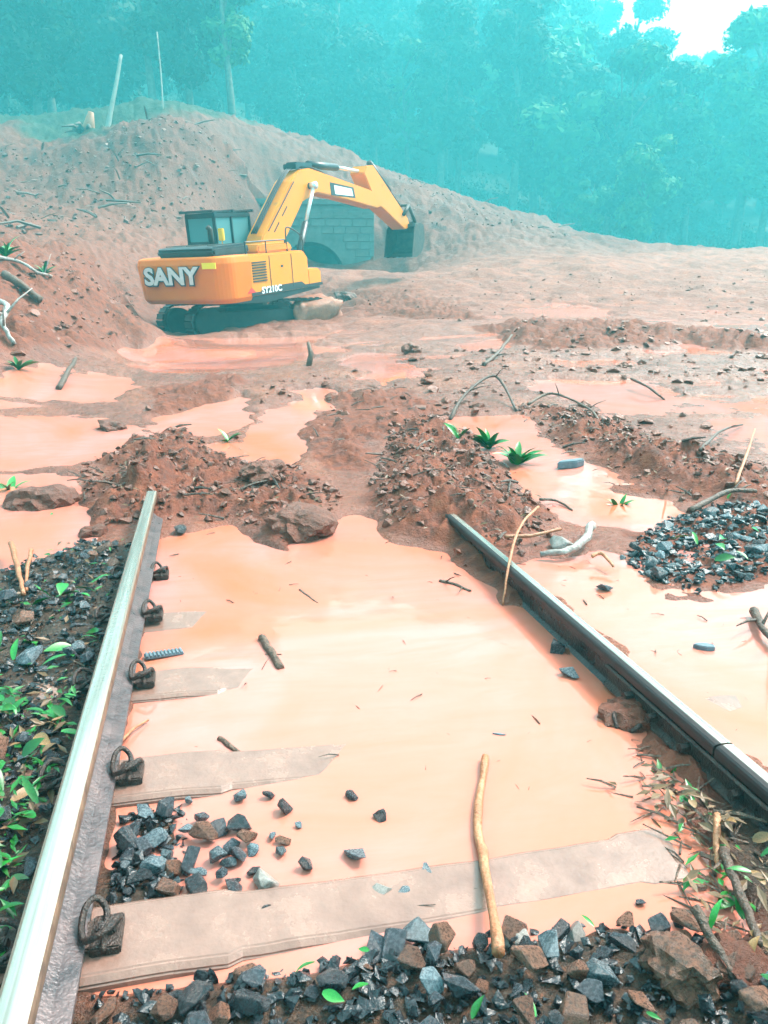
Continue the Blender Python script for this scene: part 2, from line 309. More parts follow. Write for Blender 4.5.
M = {
 'mud': mud_material(), 'water': water_material(),
 'clod': mat('mud_clod', (0.09, 0.022, 0.010), (0.17, 0.048, 0.023), 0.42, scale=14, bump=0.7, bscale=50, rnd=0.35, rvar=0.2, c3=(0.22, 0.11, 0.07)),
 'caked': mat('caked_mud', (0.20, 0.062, 0.034), (0.30, 0.105, 0.055), 0.55, scale=6, bump=0.8, bscale=22, rvar=0.2),
 'stone': mat('ballast_stone', (0.010, 0.013, 0.017), (0.05, 0.056, 0.066), 0.25, scale=9, bump=0.5, bscale=60, rnd=0.6, rvar=0.18, c3=(0.17, 0.085, 0.05)),
 'stone_mud': mat('muddy_stone', (0.035, 0.018, 0.013), (0.18, 0.07, 0.038), 0.3, scale=12, bump=0.5, bscale=60, rnd=0.35, rvar=0.2),
 'stone_blue': mat('blue_grey_stone', (0.02, 0.033, 0.043), (0.115, 0.145, 0.16), 0.27, scale=12, bump=0.4, bscale=70, rnd=0.55, rvar=0.15),
 'stone_pale': mat('pale_stone', (0.13, 0.11, 0.10), (0.27, 0.24, 0.22), 0.45, scale=10, bump=0.4, rnd=0.2),
 'concrete': mat('sleeper_concrete', (0.16, 0.088, 0.07), (0.26, 0.148, 0.115), 0.22, scale=7, bump=0.12, bscale=80, rvar=0.15, c3=(0.29, 0.16, 0.11)),
 'iron': mat('rusty_iron', (0.02, 0.017, 0.018), (0.075, 0.045, 0.035), 0.38, 0.3, scale=30, bump=0.5, bscale=120, rvar=0.15, c3=(0.16, 0.08, 0.05)),
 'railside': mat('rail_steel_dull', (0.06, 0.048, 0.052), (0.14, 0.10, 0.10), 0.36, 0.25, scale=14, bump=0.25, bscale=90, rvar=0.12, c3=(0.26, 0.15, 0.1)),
 'railside_shaded': mat('rail_side_shaded', (0.012, 0.011, 0.013), (0.045, 0.035, 0.035), 0.3, 0.25, scale=14, bump=0.25, bscale=90, rvar=0.1, c3=(0.10, 0.05, 0.03)),  # darker copy of railside, shade on the right rail's sides painted in
 'bark': mat('wet_bark', (0.045, 0.026, 0.018), (0.13, 0.075, 0.05), 0.55, scale=25, bump=0.8, bscale=70, rnd=0.3),
 'pale_wood': mat('peeled_wood', (0.26, 0.085, 0.035), (0.42, 0.18, 0.09), 0.5, scale=22, bump=0.5, bscale=70, rnd=0.15, c3=(0.2, 0.1, 0.05)),
 'grey_wood': mat('grey_wood', (0.16, 0.13, 0.12), (0.42, 0.37, 0.34), 0.55, scale=18, bump=0.6, rnd=0.15),
 'leaf': mat('green_leaf', (0.006, 0.10, 0.016), (0.02, 0.20, 0.025), 0.35, scale=20, rnd=0.45),
 'leaf_dry': mat('dry_leaf', (0.10, 0.06, 0.02), (0.26, 0.13, 0.05), 0.5, scale=20, rnd=0.5),
 'blue_plastic': mat('grey_blue_plastic', (0.07, 0.10, 0.12), (0.13, 0.17, 0.2), 0.4, scale=20, bump=0.2),
 'crown': mat('tree_foliage', (0.006, 0.022, 0.012), (0.028, 0.06, 0.024), 0.9, scale=0.5, rnd=0.3),
 'crown_light': mat('light_tree_foliage', (0.03, 0.085, 0.03), (0.08, 0.16, 0.05), 0.9, scale=0.6, rnd=0.2),
 'trunk': mat('tree_bark', (0.05, 0.04, 0.03), (0.12, 0.10, 0.08), 0.8, scale=3, bump=0.5),
 'trunk_pale': mat('pale_dead_wood', (0.16, 0.15, 0.13), (0.25, 0.23, 0.2), 0.7, scale=2),
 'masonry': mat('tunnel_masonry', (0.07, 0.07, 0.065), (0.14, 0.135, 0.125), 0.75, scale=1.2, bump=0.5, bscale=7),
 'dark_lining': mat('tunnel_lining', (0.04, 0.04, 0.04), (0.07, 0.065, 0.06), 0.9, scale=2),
 'yellow': mat('excavator_paint_shaded', (0.74, 0.14, 0.001), (0.78, 0.155, 0.001), 0.4, spec=0.25, scale=2.0, rvar=0.1, c3=(0.36, 0.12, 0.035), coat=0.0),  # deeper orange copy, shade on the machine's rear painted into the colour
 'yellow_lit': mat('excavator_paint_lit', (0.74, 0.215, 0.006), (0.78, 0.235, 0.008), 0.4, spec=0.3, scale=2.0, rvar=0.1, c3=(0.34, 0.15, 0.045), coat=0.0),  # yellower copy of the same paint, light on right side and boom painted in
 'black': mat('black_paint', (0.012, 0.013, 0.016), (0.03, 0.03, 0.035), 0.4, scale=4, rvar=0.1),
 'dark_steel': mat('muddy_dark_steel', (0.025, 0.022, 0.022), (0.07, 0.05, 0.04), 0.55, 0.2, scale=5, bump=0.4, c3=(0.2, 0.1, 0.06)),
 'track_steel': mat('black_track_steel', (0.008, 0.008, 0.01), (0.025, 0.02, 0.018), 0.6, 0.1, scale=6, bump=0.3),
 'cabin': mat('cab_blue_grey', (0.006, 0.014, 0.02), (0.012, 0.024, 0.032), 0.4, scale=3),
 'chrome': mat('silver_paint', (0.62, 0.64, 0.66), (0.75, 0.76, 0.78), 0.25, 0.4, scale=10),
 'white': mat('white_paint', (0.78, 0.79, 0.8), None, 0.4), 'red': mat('red_paint', (0.6, 0.02, 0.02), None, 0.4), 'orange': mat('orange_lamp', (0.85, 0.45, 0.02), None, 0.3),
 'decal_yellow': mat('yellow_sticker', (0.85, 0.62, 0.02), None, 0.4),
}
def rail_head_mat():
    m = mat('rail_head_steel', (0.10, 0.06, 0.045), (0.22, 0.13, 0.085), 0.4, 0.2, scale=20, bump=0.06, bscale=60)
    t = m.node_tree; N = t.nodes; Lk = t.links; b = N['Principled BSDF']
    g = N.new('ShaderNodeNewGeometry'); s = N.new('ShaderNodeSeparateXYZ'); Lk.new(g.outputs['Normal'], s.inputs[0])
    mr = N.new('ShaderNodeMapRange'); mr.inputs['From Min'].default_value = 0.72; mr.inputs['From Max'].default_value = 0.93; Lk.new(s.outputs['Z'], mr.inputs['Value'])
    tc = N.new('ShaderNodeTexCoord'); mp = N.new('ShaderNodeMapping'); mp.inputs['Scale'].default_value = (55, 1.1, 1); Lk.new(tc.outputs['Object'], mp.inputs['Vector'])
    nz = N.new('ShaderNodeTexNoise'); nz.inputs['Scale'].default_value = 1.0; nz.inputs['Detail'].default_value = 4; Lk.new(mp.outputs[0], nz.inputs['Vector'])
    rp = N.new('ShaderNodeValToRGB'); e = rp.color_ramp.elements; e[0].position = 0.3; e[0].color = (0.24, 0.22, 0.19, 1); e[1].position = 0.65; e[1].color = (0.50, 0.47, 0.42, 1); Lk.new(nz.outputs['Fac'], rp.inputs['Fac'])
    old = b.inputs['Base Color'].links[0].from_socket
    mx = N.new('ShaderNodeMix'); mx.data_type = 'RGBA'; Lk.new(mr.outputs[0], mx.inputs['Factor']); Lk.new(old, mx.inputs['A']); Lk.new(rp.outputs[0], mx.inputs['B']); Lk.new(mx.outputs['Result'], b.inputs['Base Color'])
    m2 = N.new('ShaderNodeMapRange'); m2.inputs['To Min'].default_value = 0.2; m2.inputs['To Max'].default_value = 0.65; Lk.new(mr.outputs[0], m2.inputs['Value']); Lk.new(m2.outputs[0], b.inputs['Metallic'])
    m3 = N.new('ShaderNodeMapRange'); m3.inputs['To Min'].default_value = 0.45; m3.inputs['To Max'].default_value = 0.24; Lk.new(mr.outputs[0], m3.inputs['Value']); Lk.new(m3.outputs[0], b.inputs['Roughness'])
    return m
M['railhead'] = rail_head_mat()
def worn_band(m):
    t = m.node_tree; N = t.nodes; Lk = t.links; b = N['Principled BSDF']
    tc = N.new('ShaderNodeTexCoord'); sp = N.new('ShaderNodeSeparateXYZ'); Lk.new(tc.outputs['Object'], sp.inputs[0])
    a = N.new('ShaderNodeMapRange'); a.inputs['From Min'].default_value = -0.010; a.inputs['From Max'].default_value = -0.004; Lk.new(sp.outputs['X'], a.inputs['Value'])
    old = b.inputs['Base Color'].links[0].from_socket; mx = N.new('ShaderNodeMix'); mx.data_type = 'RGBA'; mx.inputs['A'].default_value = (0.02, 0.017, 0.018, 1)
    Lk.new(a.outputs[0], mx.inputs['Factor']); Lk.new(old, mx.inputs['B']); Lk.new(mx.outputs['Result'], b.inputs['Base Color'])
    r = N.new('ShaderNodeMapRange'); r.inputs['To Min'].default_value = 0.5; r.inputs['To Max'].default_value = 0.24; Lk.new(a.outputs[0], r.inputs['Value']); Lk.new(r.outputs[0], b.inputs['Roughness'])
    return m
M['railhead_dark'] = worn_band(rail_head_mat())  # bright band is wear; the dark inner flank is painted shade
def glass_mat():
    m = bpy.data.materials.new('cab_glass'); m.use_nodes = True; b = m.node_tree.nodes['Principled BSDF']
    b.inputs['Base Color'].default_value = (0.14, 0.30, 0.32, 1); b.inputs['Roughness'].default_value = 0.05; b.inputs['Transmission Weight'].default_value = 0.35; b.inputs['IOR'].default_value = 1.1
    return m
M['glass'] = glass_mat()

# ------------------------------------------------------------------ mesh helpers
class MB:
    def __init__(s): s.v = []; s.f = []
    def add(s, vs, fs):
        o = len(s.v); s.v.extend(tuple(v) for v in vs); s.f.extend(tuple(i + o for i in f) for f in fs); return s
    def box(s, c, h, R=None):
        vs = []
        for dx in (-1, 1):
            for dy in (-1, 1):
                for dz in (-1, 1):
                    p = Vector((dx * h[0], dy * h[1], dz * h[2]))
                    if R: p = R @ p
                    vs.append(p + Vector(c))
        return s.add(vs, [(0, 1, 3, 2), (4, 6, 7, 5), (0, 4, 5, 1), (2, 3, 7, 6), (0, 2, 6, 4), (1, 5, 7, 3)])
    def tube(s, pts, rad, n=8, cap=True):
        pts = [Vector(p) for p in pts]
        if not isinstance(rad, (list, tuple)): rad = [rad] * len(pts)
        rings = []; prev = None
        for i, p in enumerate(pts):
            t = (pts[min(i + 1, len(pts) - 1)] - pts[max(i - 1, 0)]).normalized()
            a = prev if prev is not None else (Vector((0, 0, 1)) if abs(t.z) < 0.9 else Vector((1, 0, 0)))
            u = (a - t * a.dot(t)).normalized(); w = t.cross(u); prev = u
            rings.append([p + (u * math.cos(2 * math.pi * k / n) + w * math.sin(2 * math.pi * k / n)) * rad[i] for k in range(n)])
        vs = [q for r in rings for q in r]; fs = []
        for i in range(len(pts) - 1):
            for k in range(n):
                a, b = i * n + k, i * n + (k + 1) % n; fs.append((a, b, b + n, a + n))
        if cap: fs.append(tuple(range(n))[::-1]); fs.append(tuple(range((len(pts) - 1) * n, len(pts) * n)))
        return s.add(vs, fs)
    def prism(s, prof, x0, x1, axis='x', fr=None):      # extrude a 2D outline (a,b) along an axis
        n = len(prof)
        def P(a, b, c):
            q = Vector((c, a, b)) if axis == 'x' else (Vector((a, b, c)) if axis == 'z' else Vector((a, c, b)))
            return fr @ q if fr else q
        vs = [P(a, b, x0) for a, b in prof] + [P(a, b, x1) for a, b in prof]
        fs = [tuple(range(n)), tuple(range(2 * n - 1, n - 1, -1))]
        for i in range(n): j = (i + 1) % n; fs.append((i, i + n, j + n, j))
        return s.add(vs, fs)
    def mesh(s, name, m, bevel=0, smooth=False, seg=2):
        me = bpy.data.meshes.new(name); me.from_pydata(s.v, [], s.f)
        bm = bmesh.new(); bm.from_mesh(me); bmesh.ops.recalc_face_normals(bm, faces=bm.faces)
        if bevel: bmesh.ops.bevel(bm, geom=[e for e in bm.edges if len(e.link_faces) == 2 and e.calc_face_angle(0) > 0.5], offset=bevel, segments=seg, affect='EDGES', clamp_overlap=True)
        bm.to_mesh(me); bm.free()
        if smooth:
            me.polygons.foreach_set('use_smooth', [True] * len(me.polygons))
        me.materials.append(M[m] if isinstance(m, str) else m); me.update()
        return me
    def obj(s, name, m, parent=None, bevel=0, smooth=False, seg=2):
        return link(name, s.mesh(name, m, bevel, smooth, seg), parent)
def link(name, me, parent=None, loc=None, rot=None, scale=None):
    o = bpy.data.objects.new(name, me); col.objects.link(o)
    if parent: o.parent = parent
    if loc is not None: o.location = loc
    if rot is not None: o.rotation_euler = rot
    if scale is not None: o.scale = scale
    return o
def tag(o, label, cat, group=None, kind=None):
    if label: o['label'] = label
    if cat: o['category'] = cat
    if group: o['group'] = group
    if kind: o['kind'] = kind
    return o
def empty(name, loc=(0, 0, 0), rot=(0, 0, 0)):
    o = bpy.data.objects.new(name, None); col.objects.link(o); o.location = loc; o.rotation_euler = rot; return o
def copy_tree(o, parent=None):
    c = o.copy(); col.objects.link(c)
    if parent: c.parent = parent
    for ch in list(o.children): copy_tree(ch, c)
    return c
def np_mesh(name, V, Fq, m, smooth=True):
    me = bpy.data.meshes.new(name); me.vertices.add(len(V)); me.vertices.foreach_set('co', V.astype(np.float32).ravel())
    k = Fq.shape[1]; me.loops.add(Fq.size); me.loops.foreach_set('vertex_index', Fq.astype(np.int32).ravel())
    me.polygons.add(len(Fq)); me.polygons.foreach_set('loop_start', np.arange(0, Fq.size, k, dtype=np.int32))
    me.polygons.foreach_set('use_smooth', np.full(len(Fq), smooth)); me.update(calc_edges=True); me.validate()
    me.materials.append(M[m]); return me

# ------------------------------------------------------------------ ground and water
def polar_sheet(az, rr):
    A_, R_ = np.meshgrid(az, rr); x = CX + R_ * np.sin(A_); y = CY + R_ * np.cos(A_)
    nr, na = x.shape; i = np.arange(nr * na).reshape(nr, na)
    return x.ravel(), y.ravel(), i
az = np.concatenate([np.radians(np.linspace(-26, 52, 640)), np.radians(np.linspace(54, 331, 90))])
rr = np.geomspace(0.45, 420, 830)
x, y, I = polar_sheet(az, rr)
z, L, b, pool, mound, bed, forest, hill, bank = terrain(x, y, True)
Ic = np.concatenate([I, I[:, :1]], 1)
Fq = np.stack([Ic[:-1, :-1], Ic[:-1, 1:], Ic[1:, 1:], Ic[1:, :-1]], -1).reshape(-1, 4)
V = np.stack([x, y, z], 1); V = np.vstack([V, [[CX, CY, 0.0]]])
me = np_mesh('ground', V, Fq[:, ::-1], 'mud')
d = np.hypot(x - CX, y - CY)
heap = np.clip(np.maximum(np.maximum(mound, bank), sstep(0.06, 0.16, b - 0.0018 * d) * sstep(38, 20, d)), 0, 1)
for nm, arr in (('heap', heap), ('slope', hill), ('bed', bed), ('forest', forest), ('dry', np.maximum(hill, sstep(12, 27, d) * 0.9))):
    a = me.attributes.new(nm, 'FLOAT', 'POINT'); a.data.foreach_set('value', np.append(arr, 0).astype(np.float32))
link('ground', me)['kind'] = 'structure'
x, y, I = polar_sheet(np.radians(np.linspace(-60, 75, 150)), np.geomspace(0.4, 31, 220))
Fq = np.stack([I[:-1, :-1], I[:-1, 1:], I[1:, 1:], I[1:, :-1]], -1).reshape(-1, 4)
link('water', np_mesh('water', np.stack([x, y, level(x, y)], 1), Fq[:, ::-1], 'water'))['kind'] = 'structure'

# ------------------------------------------------------------------ tunnel portal
def build_portal():
    root = empty('tunnel_portal', tuple(PORTAL), (0, 0, -PORT_AZ))
    tag(root, 'grey masonry tunnel portal half buried in mud beyond the excavator', 'tunnel')
    R = 2.0; zc = 1.18 - R; top = 3.25; W = 3.75; bot = -2.6
    n = 28; arch = [(R * math.cos(a), zc + R * math.sin(a)) for a in [math.pi * i / n for i in range(n + 1)]]
    m = MB()       # front face with opening, extruded 3.9 m back
    front = []; outer = []
    for i, (ax, az_) in enumerate(arch):
        a = math.pi * i / n; t = 1 / max(abs(math.cos(a)) / W, (math.sin(a)) / (top - zc), 1e-6)
        outer.append((t * math.cos(a), zc + t * math.sin(a)))
    arch = [(R, bot)] + arch + [(-R, bot)]; outer = [(W, bot)] + outer + [(-W, bot)]
    k = len(arch)
    # exact corners
    for i in range(1, k - 1):
        pass
    vs = [(p[0], 0, p[1]) for p in arch] + [(p[0], 0, p[1]) for p in outer] + [(p[0], 3.7, p[1]) for p in outer]
    fs = []
    for i in range(k - 1):
        fs.append((i, i + 1, k + i + 1, k + i)); fs.append((k + i, k + i + 1, 2 * k + i + 1, 2 * k + i))
    m.add(vs, fs); m.obj('wall', 'masonry', root)
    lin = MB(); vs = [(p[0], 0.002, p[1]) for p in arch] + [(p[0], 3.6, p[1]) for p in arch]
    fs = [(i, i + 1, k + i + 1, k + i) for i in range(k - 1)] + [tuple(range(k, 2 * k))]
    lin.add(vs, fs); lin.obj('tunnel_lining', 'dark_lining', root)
    cp = MB(); cp.box((0, 0.1, top + 0.12), (W + 0.12, 0.28, 0.15)); cp.obj('coping', 'masonry', root, 0.03)
    st = MB(); st.box((0, -0.03, top - 0.62), (W, 0.06, 0.07)); st.obj('string_course', 'masonry', root, 0.02)
    for i in range(1, n):
        a0 = math.pi * (i - 0.46) / n; a1 = math.pi * (i + 0.46) / n
        vo = MB(); pr = [(R * math.cos(a0), zc + R * math.sin(a0)), ((R + .42) * math.cos(a0), zc + (R + .42) * math.sin(a0)), ((R + .42) * math.cos(a1), zc + (R + .42) * math.sin(a1)), (R * math.cos(a1), zc + R * math.sin(a1))]
        if max(p[1] for p in pr) < -0.6: continue
        vo.prism(pr, -0.07, 0.05, 'y'); vo.obj('arch_stone', 'masonry', root)
    # masonry blocks, proud of the wall face, laid in courses around the arch
    zz = -0.9; r = 0
    rg = random.Random(5); cache = {}
    while zz < top - 0.75:
        hh = 0.42; xx = -W + (0.0 if r % 2 else -0.4)
        while xx < W:
            w = rg.choice((0.7, 0.85)); a, b2 = max(xx, -W), min(xx + w, W); xx += w
            if b2 - a < 0.2: continue
            cx, cz = (a + b2) / 2, zz + hh / 2
            far_ = min(math.hypot(px_, pz - zc) for px_ in (a, b2, cx) for pz in (zz, zz + hh))
            if far_ < R + 0.46 and cz > zc - 0.3 or (abs(cx) < R + 0.6 and cz < zc): continue
            key = (round(b2 - a, 2),)
            if key not in cache: q = MB(); q.box((0, 0, 0), ((b2 - a) / 2 - 0.02, 0.05, hh / 2 - 0.02)); cache[key] = q.mesh('masonry_block', 'masonry', 0.015, seg=1)
            link('masonry_block', cache[key], root, (cx, -0.01 - rg.random() * 0.02, cz))
        zz += hh; r += 1
build_portal()

# ------------------------------------------------------------------ track: sleepers, clips, rails
XR = 0.871; XRR = 0.915; RDROP = 0.058
def rail_profile():
    half = [(0.068, 0.0), (0.068, 0.010), (0.030, 0.020), (0.009, 0.034), (0.0085, 0.108), (0.018, 0.116)]
    foot = half + [(-a, b) for a, b in half[::-1]]
    hd = [(0.0185, 0.1165), (0.0335, 0.121), (0.0338, 0.141), (0.0305, 0.150), (0.024, 0.1545), (0.012, 0.1562)]
    head = hd + [(0, 0.1566)] + [(-a, b) for a, b in hd[::-1]]
    return foot, head
FOOT, HEAD = rail_profile(); RZ = 0.036
def rail(x0, y0, y1, label, dz=0.0):
    root = empty('rail', (x0, (y0 + y1) / 2, RZ - dz)); h = (y1 - y0) / 2
    tag(root, label, 'rail')
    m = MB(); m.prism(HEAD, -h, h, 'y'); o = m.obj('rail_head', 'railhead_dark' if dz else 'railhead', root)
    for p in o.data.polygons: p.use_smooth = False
    m = MB(); m.prism(FOOT, -h, h, 'y'); m.obj('rail_foot', 'railside_shaded' if dz else 'railside', root)
    return root
rail(-XR, -0.6, 5.06, 'long steel rail with shiny worn top running up the left into the mud')
YJ = 1.70
r_far = rail(XRR, YJ + 0.004, 5.0, 'dark steel rail on the right coming out of the mud heap', RDROP)
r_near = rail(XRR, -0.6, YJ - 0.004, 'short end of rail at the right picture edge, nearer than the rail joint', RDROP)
fp = MB(); fp.prism([(-0.040, 0.030), (-0.013, 0.038), (-0.013, 0.106), (-0.034, 0.1145), (-0.042, 0.108), (-0.026, 0.098), (-0.026, 0.052), (-0.046, 0.040)], -0.55, 0.62, 'y')
o = fp.obj('fishplate', 'iron', r_far, 0.002); o.location = (0, YJ - (YJ + 5.0) / 2, 0)
for k in (-0.45, -0.3, -0.12, 0.12, 0.3, 0.45):
    bl = MB(); bl.tube([(-0.026, k, 0.075), (-0.058, k, 0.075)], 0.016, 6); bl.obj('bolt', 'iron', o)

def smooth_path(pts, n=5):
    pts = [Vector(p) for p in pts]; out = []
    for i in range(len(pts) - 1):
        p0 = pts[max(i - 1, 0)]; p1 = pts[i]; p2 = pts[i + 1]; p3 = pts[min(i + 2, len(pts) - 1)]
        for k in range(n):
            t = k / n
            out.append(0.5 * (2 * p1 + (p2 - p0) * t + (2 * p0 - 5 * p1 + 4 * p2 - p3) * t * t + (3 * p1 - p0 - 3 * p2 + p3) * t ** 3))
    out.append(pts[-1]); return out
CLIP = MB().tube(smooth_path([(0.055, -0.07, 0.028), (0.055, 0.03, 0.028), (0.05, 0.075, 0.045), (0.022, 0.088, 0.075), (-0.004, 0.062, 0.072), (-0.012, 0.01, 0.05), (0.0, -0.035, 0.043), (0.028, -0.055, 0.062), (0.07, -0.045, 0.08), (0.092, 0.0, 0.07), (0.094, 0.035, 0.04)], 5), 0.0105, 8).mesh('rail_clip', 'iron', smooth=True)
def shoulder_mesh():
    m = MB(); m.box((0.06, 0, 0.012), (0.045, 0.065, 0.018)); m.prism([(0.018, 0.0), (0.095, 0.0), (0.08, 0.05), (0.035, 0.055)], -0.02, 0.02, 'y')
    m.box((0.005, 0, 0.018), (0.03, 0.055, 0.006)); return m.mesh('clip_shoulder', 'iron', 0.005)
SHOULDER = shoulder_mesh()
def sleeper_mesh(zs):
    # top high at the left rail seat, dipping through the middle under the water
    xs = [-1.37, -1.30, -1.12, -0.62, -0.42, -0.15, 0.12, 0.34, 0.42, 0.62, 0.68, 1.0, 1.22, 1.30, 1.37]
    m = MB(); sec = []; xn = np.linspace(-1.37, 1.37, 90); zn = np.interp(xn, xs, zs) + 0.0016 * fbm(xn, xn * 0 + zs[3] * 400, .09, 3, seed=40)
    for x_, z_ in zip(xn, zn):
        wt = 0.098 if abs(x_) > 0.5 else 0.085
        e = 0.012; wt += 0.006 * float(vnoise(np.array([x_ * 9]), np.array([z_ * 50]))[0])
        sec.append([(x_, -0.135, -0.2), (x_, -wt - e * .6, z_ - e), (x_, -wt + e, z_), (x_, wt - e, z_), (x_, wt + e * .6, z_ - e), (x_, 0.135, -0.2)])
    n = 6; vs = [p for s in sec for p in s]; fs = [tuple(range(n)), tuple(range(len(vs) - 1, len(vs) - n - 1, -1))]
    for i in range(len(sec) - 1):
        for k in range(n): a, b_ = i * n + k, i * n + (k + 1) % n; fs.append((a, b_, b_ + n, a + n))
    m.add(vs, fs); return m.mesh('sleeper_body', 'concrete', 0.004)
SLZ = [[.0, .02, .032, .032, .022, .013, .007, .005, .008, .008, -.022, -.026, -.03, -.04, -.05],
       [.0, .02, .032, .030, .016, .002, -.012, -.02, -.022, -.024, -.024, -.022, .004, .003, -.02],
       [.0, .02, .030, .024, .004, -.012, -.02, -.025, -.025, -.026, -.026, -.026, -.028, -.03, -.04],
       [-.02, .0, .022, .008, -.012, -.02, -.02, -.025, -.025, -.026, -.026, -.026, -.028, -.03, -.04],
       [-.04, -.02, .006, -.012, -.02, -.02, -.02, -.025, -.025, -.026, -.026, -.026, -.028, -.03, -.04]]
sl_labels = ['nearest concrete sleeper, with the biggest rusty clip, bordered by grey stones',
             'second concrete sleeper from the camera, a pale wedge tapering into the muddy water',
             'third concrete sleeper, its outer end showing among leaves left of the left rail',
             'fourth concrete sleeper, only a thin wedge above the water by the left rail',
             'fifth and farthest concrete sleeper, drowned beside the left rail with one clip showing']
for i, yy in enumerate((1.47, 2.08, 2.685, 3.29, 3.90)):
    s = empty('sleeper', (0, yy, 0)); s.rotation_euler = (0.035, 0, RND.uniform(-.012, .012))
    tag(s, sl_labels[i], 'sleeper', 'concrete sleepers under the flooded track')
    link('sleeper_body', sleeper_mesh([q - .003 for q in SLZ[i]]), s)
    for rx in (-XR, XRR):
        for sgn in (-1, 1):
            if rx > 0 and 1 < i: continue
            a = 0 if sgn > 0 else math.pi
            sh = link('clip_shoulder', SHOULDER, s, (rx + sgn * 0.066, 0, (0.029 if rx < 0 else -0.027) - (0.022 if i == 4 and rx < 0 else 0)), (0, 0, a), (.72, .74, .70))
            link('rail_clip', CLIP, sh, (0, 0, 0))

# ------------------------------------------------------------------ excavator
def build_excavator():
    th, pit = math.radians(40), math.radians(6)
    X = Vector((math.cos(th), -math.sin(th), 0)); Yh = Vector((math.sin(th), math.cos(th), 0)); Zh = Vector((0, 0, 1))
    Y = Yh * math.cos(pit) + Zh * math.sin(pit); Z = Zh * math.cos(pit) - Yh * math.sin(pit)
    O = Vector(dp(228, 305, 20)) - X * 1.58 - Y * -3.4
    gz = zt(O.x, O.y) + 0.05
    root = empty('excavator', (O.x, O.y, gz)); tag(root, 'yellow tracked excavator with raised boom standing in the mud before the tunnel', 'excavator')
    U = Matrix((X, Y, Z)).transposed().to_4x4(); U.translation = O - Vector((O.x, O.y, gz))
    def ob(m, name, ma, bevel=0.0, smooth=False, parent=None, seg=2):
        me_ = m.mesh(name, ma, bevel, smooth, seg)
        for v in me_.vertices:
            if v.co.y > 3: v.co.y = 3 + (v.co.y - 3) * 1.085
        me_.transform(U); return link(name, me_, parent or root)
    # counterweight: rounded plan, slightly undercut
    def plan(xw, y0, y1, r, n=6):
        pts = []
        for k in range(n + 1): a = math.pi / 2 * k / n; pts.append((-xw + r - r * math.sin(a) if False else -xw + r * (1 - math.cos(a)), y0 + r * (1 - math.sin(a))))
        pts2 = [(-px, py) for px, py in pts[::-1]]
        return [(-xw, y1)] + pts + pts2 + [(xw, y1)]
    cw = MB(); lv = [(0.0, 1.50, -3.30), (0.12, 1.56, -3.40), (1.02, 1.60, -3.46), (1.16, 1.57, -3.43), (1.20, 1.48, -3.34)]
    rings = []
    for z_, w_, y_ in lv: rings.append([(a, b_ + 0.10 * (abs(a) / w_) ** 2, z_) for a, b_ in plan(w_, y_, -2.35, 0.38)])
    n = len(rings[0]); vs = [p for r_ in rings for p in r_]; fs = [tuple(range(n))[::-1], tuple(range(len(vs) - n, len(vs)))]
    for i in range(len(rings) - 1):
        for k in range(n): a, b_ = i * n + k, i * n + (k + 1) % n; fs.append((a, b_, b_ + n, a + n))
    cw.add(vs, fs); cwo = ob(cw, 'counterweight', 'yellow', 0.015)
    # side house (right and left) with door seams
    sp = [(-2.345, 0.10), (0.66, 0.10), (0.66, 0.98), (0.46, 1.17), (-2.345, 1.19)]
    m = MB(); m.prism(sp, 0.62, 1.56); hr = ob(m, 'side_housing', 'yellow_lit', 0.05)
    m = MB(); m.prism([(-2.345, 0.10), (-1.66, 0.10), (-1.66, 1.17), (-2.345, 1.19)], -1.56, -0.45); ob(m, 'side_housing', 'yellow', 0.04)
    m = MB(); m.prism([(0.67, 0.10), (1.42, 0.10), (1.42, 0.55), (1.25, 0.62), (0.67, 0.62)], 0.66, 1.52); ob(m, 'tool_box', 'yellow_lit', 0.04)
    for y_ in (-1.35, -0.25):
        m = MB(); m.box((1.568, y_, 0.65), (0.006, 0.008, 0.46)); ob(m, 'door_seam', 'dark_steel', parent=hr)
    for k in range(8):
        m = MB(); m.box((1.572, -1.85, 0.48 + k * .07), (0.012, 0.32, 0.016)); ob(m, 'louvre', 'dark_steel', parent=hr)
    m = MB(); m.tube([(1.42, -2.2, 1.17), (1.42, -2.2, 1.5), (1.42, -0.3, 1.5), (1.42, -0.3, 1.4)], 0.022, 6); m.tube([(1.42, -1.25, 1.17), (1.42, -1.25, 1.5)], 0.02, 6); ob(m, 'guard_rail', 'black')
    m = MB()
    for x_ in (-0.5, 0.2, 0.9): m.box((x_, -2.4, 1.475), (0.02, 0.7, 0.012))
    ob(m, 'hood_rib', 'dark_steel')
    m = MB(); m.box((-1.72, 0.75, 1.95), (0.1, 0.03, 0.18)); m.box((-1.62, 0.75, 1.7), (0.09, 0.02, 0.02)); ob(m, 'mirror', 'black', 0.01)
    m = MB(); m.box((1.567, -0.75, 0.8), (0.012, 0.05, 0.03)); ob(m, 'door_handle', 'black', 0.005, parent=hr)
    m = MB(); m.prism([(-2.95, -0.02), (-2.95, 0.09), (1.44, 0.09), (1.44, 0.02), (-1.5, -0.14)], -1.45, 1.45); ob(m, 'main_frame', 'black', 0.02)
    m = MB(); m.prism([(-2.3, 0.112), (1.38, 0.112), (1.38, 0.20), (0.4, 0.20), (0.2, 0.30), (-1.6, 0.30), (-1.9, 0.2), (-2.3, 0.2)], 1.561, 1.569); ds = ob(m, 'side_stripe', 'black', parent=hr)
    # engine hood and exhaust
    m = MB(); m.prism([(-3.2, 1.20), (-3.25, 1.38), (-3.1, 1.44), (-1.68, 1.48), (-1.62, 1.20)], -0.78, 1.16); hd = ob(m, 'engine_hood', 'black', 0.06)
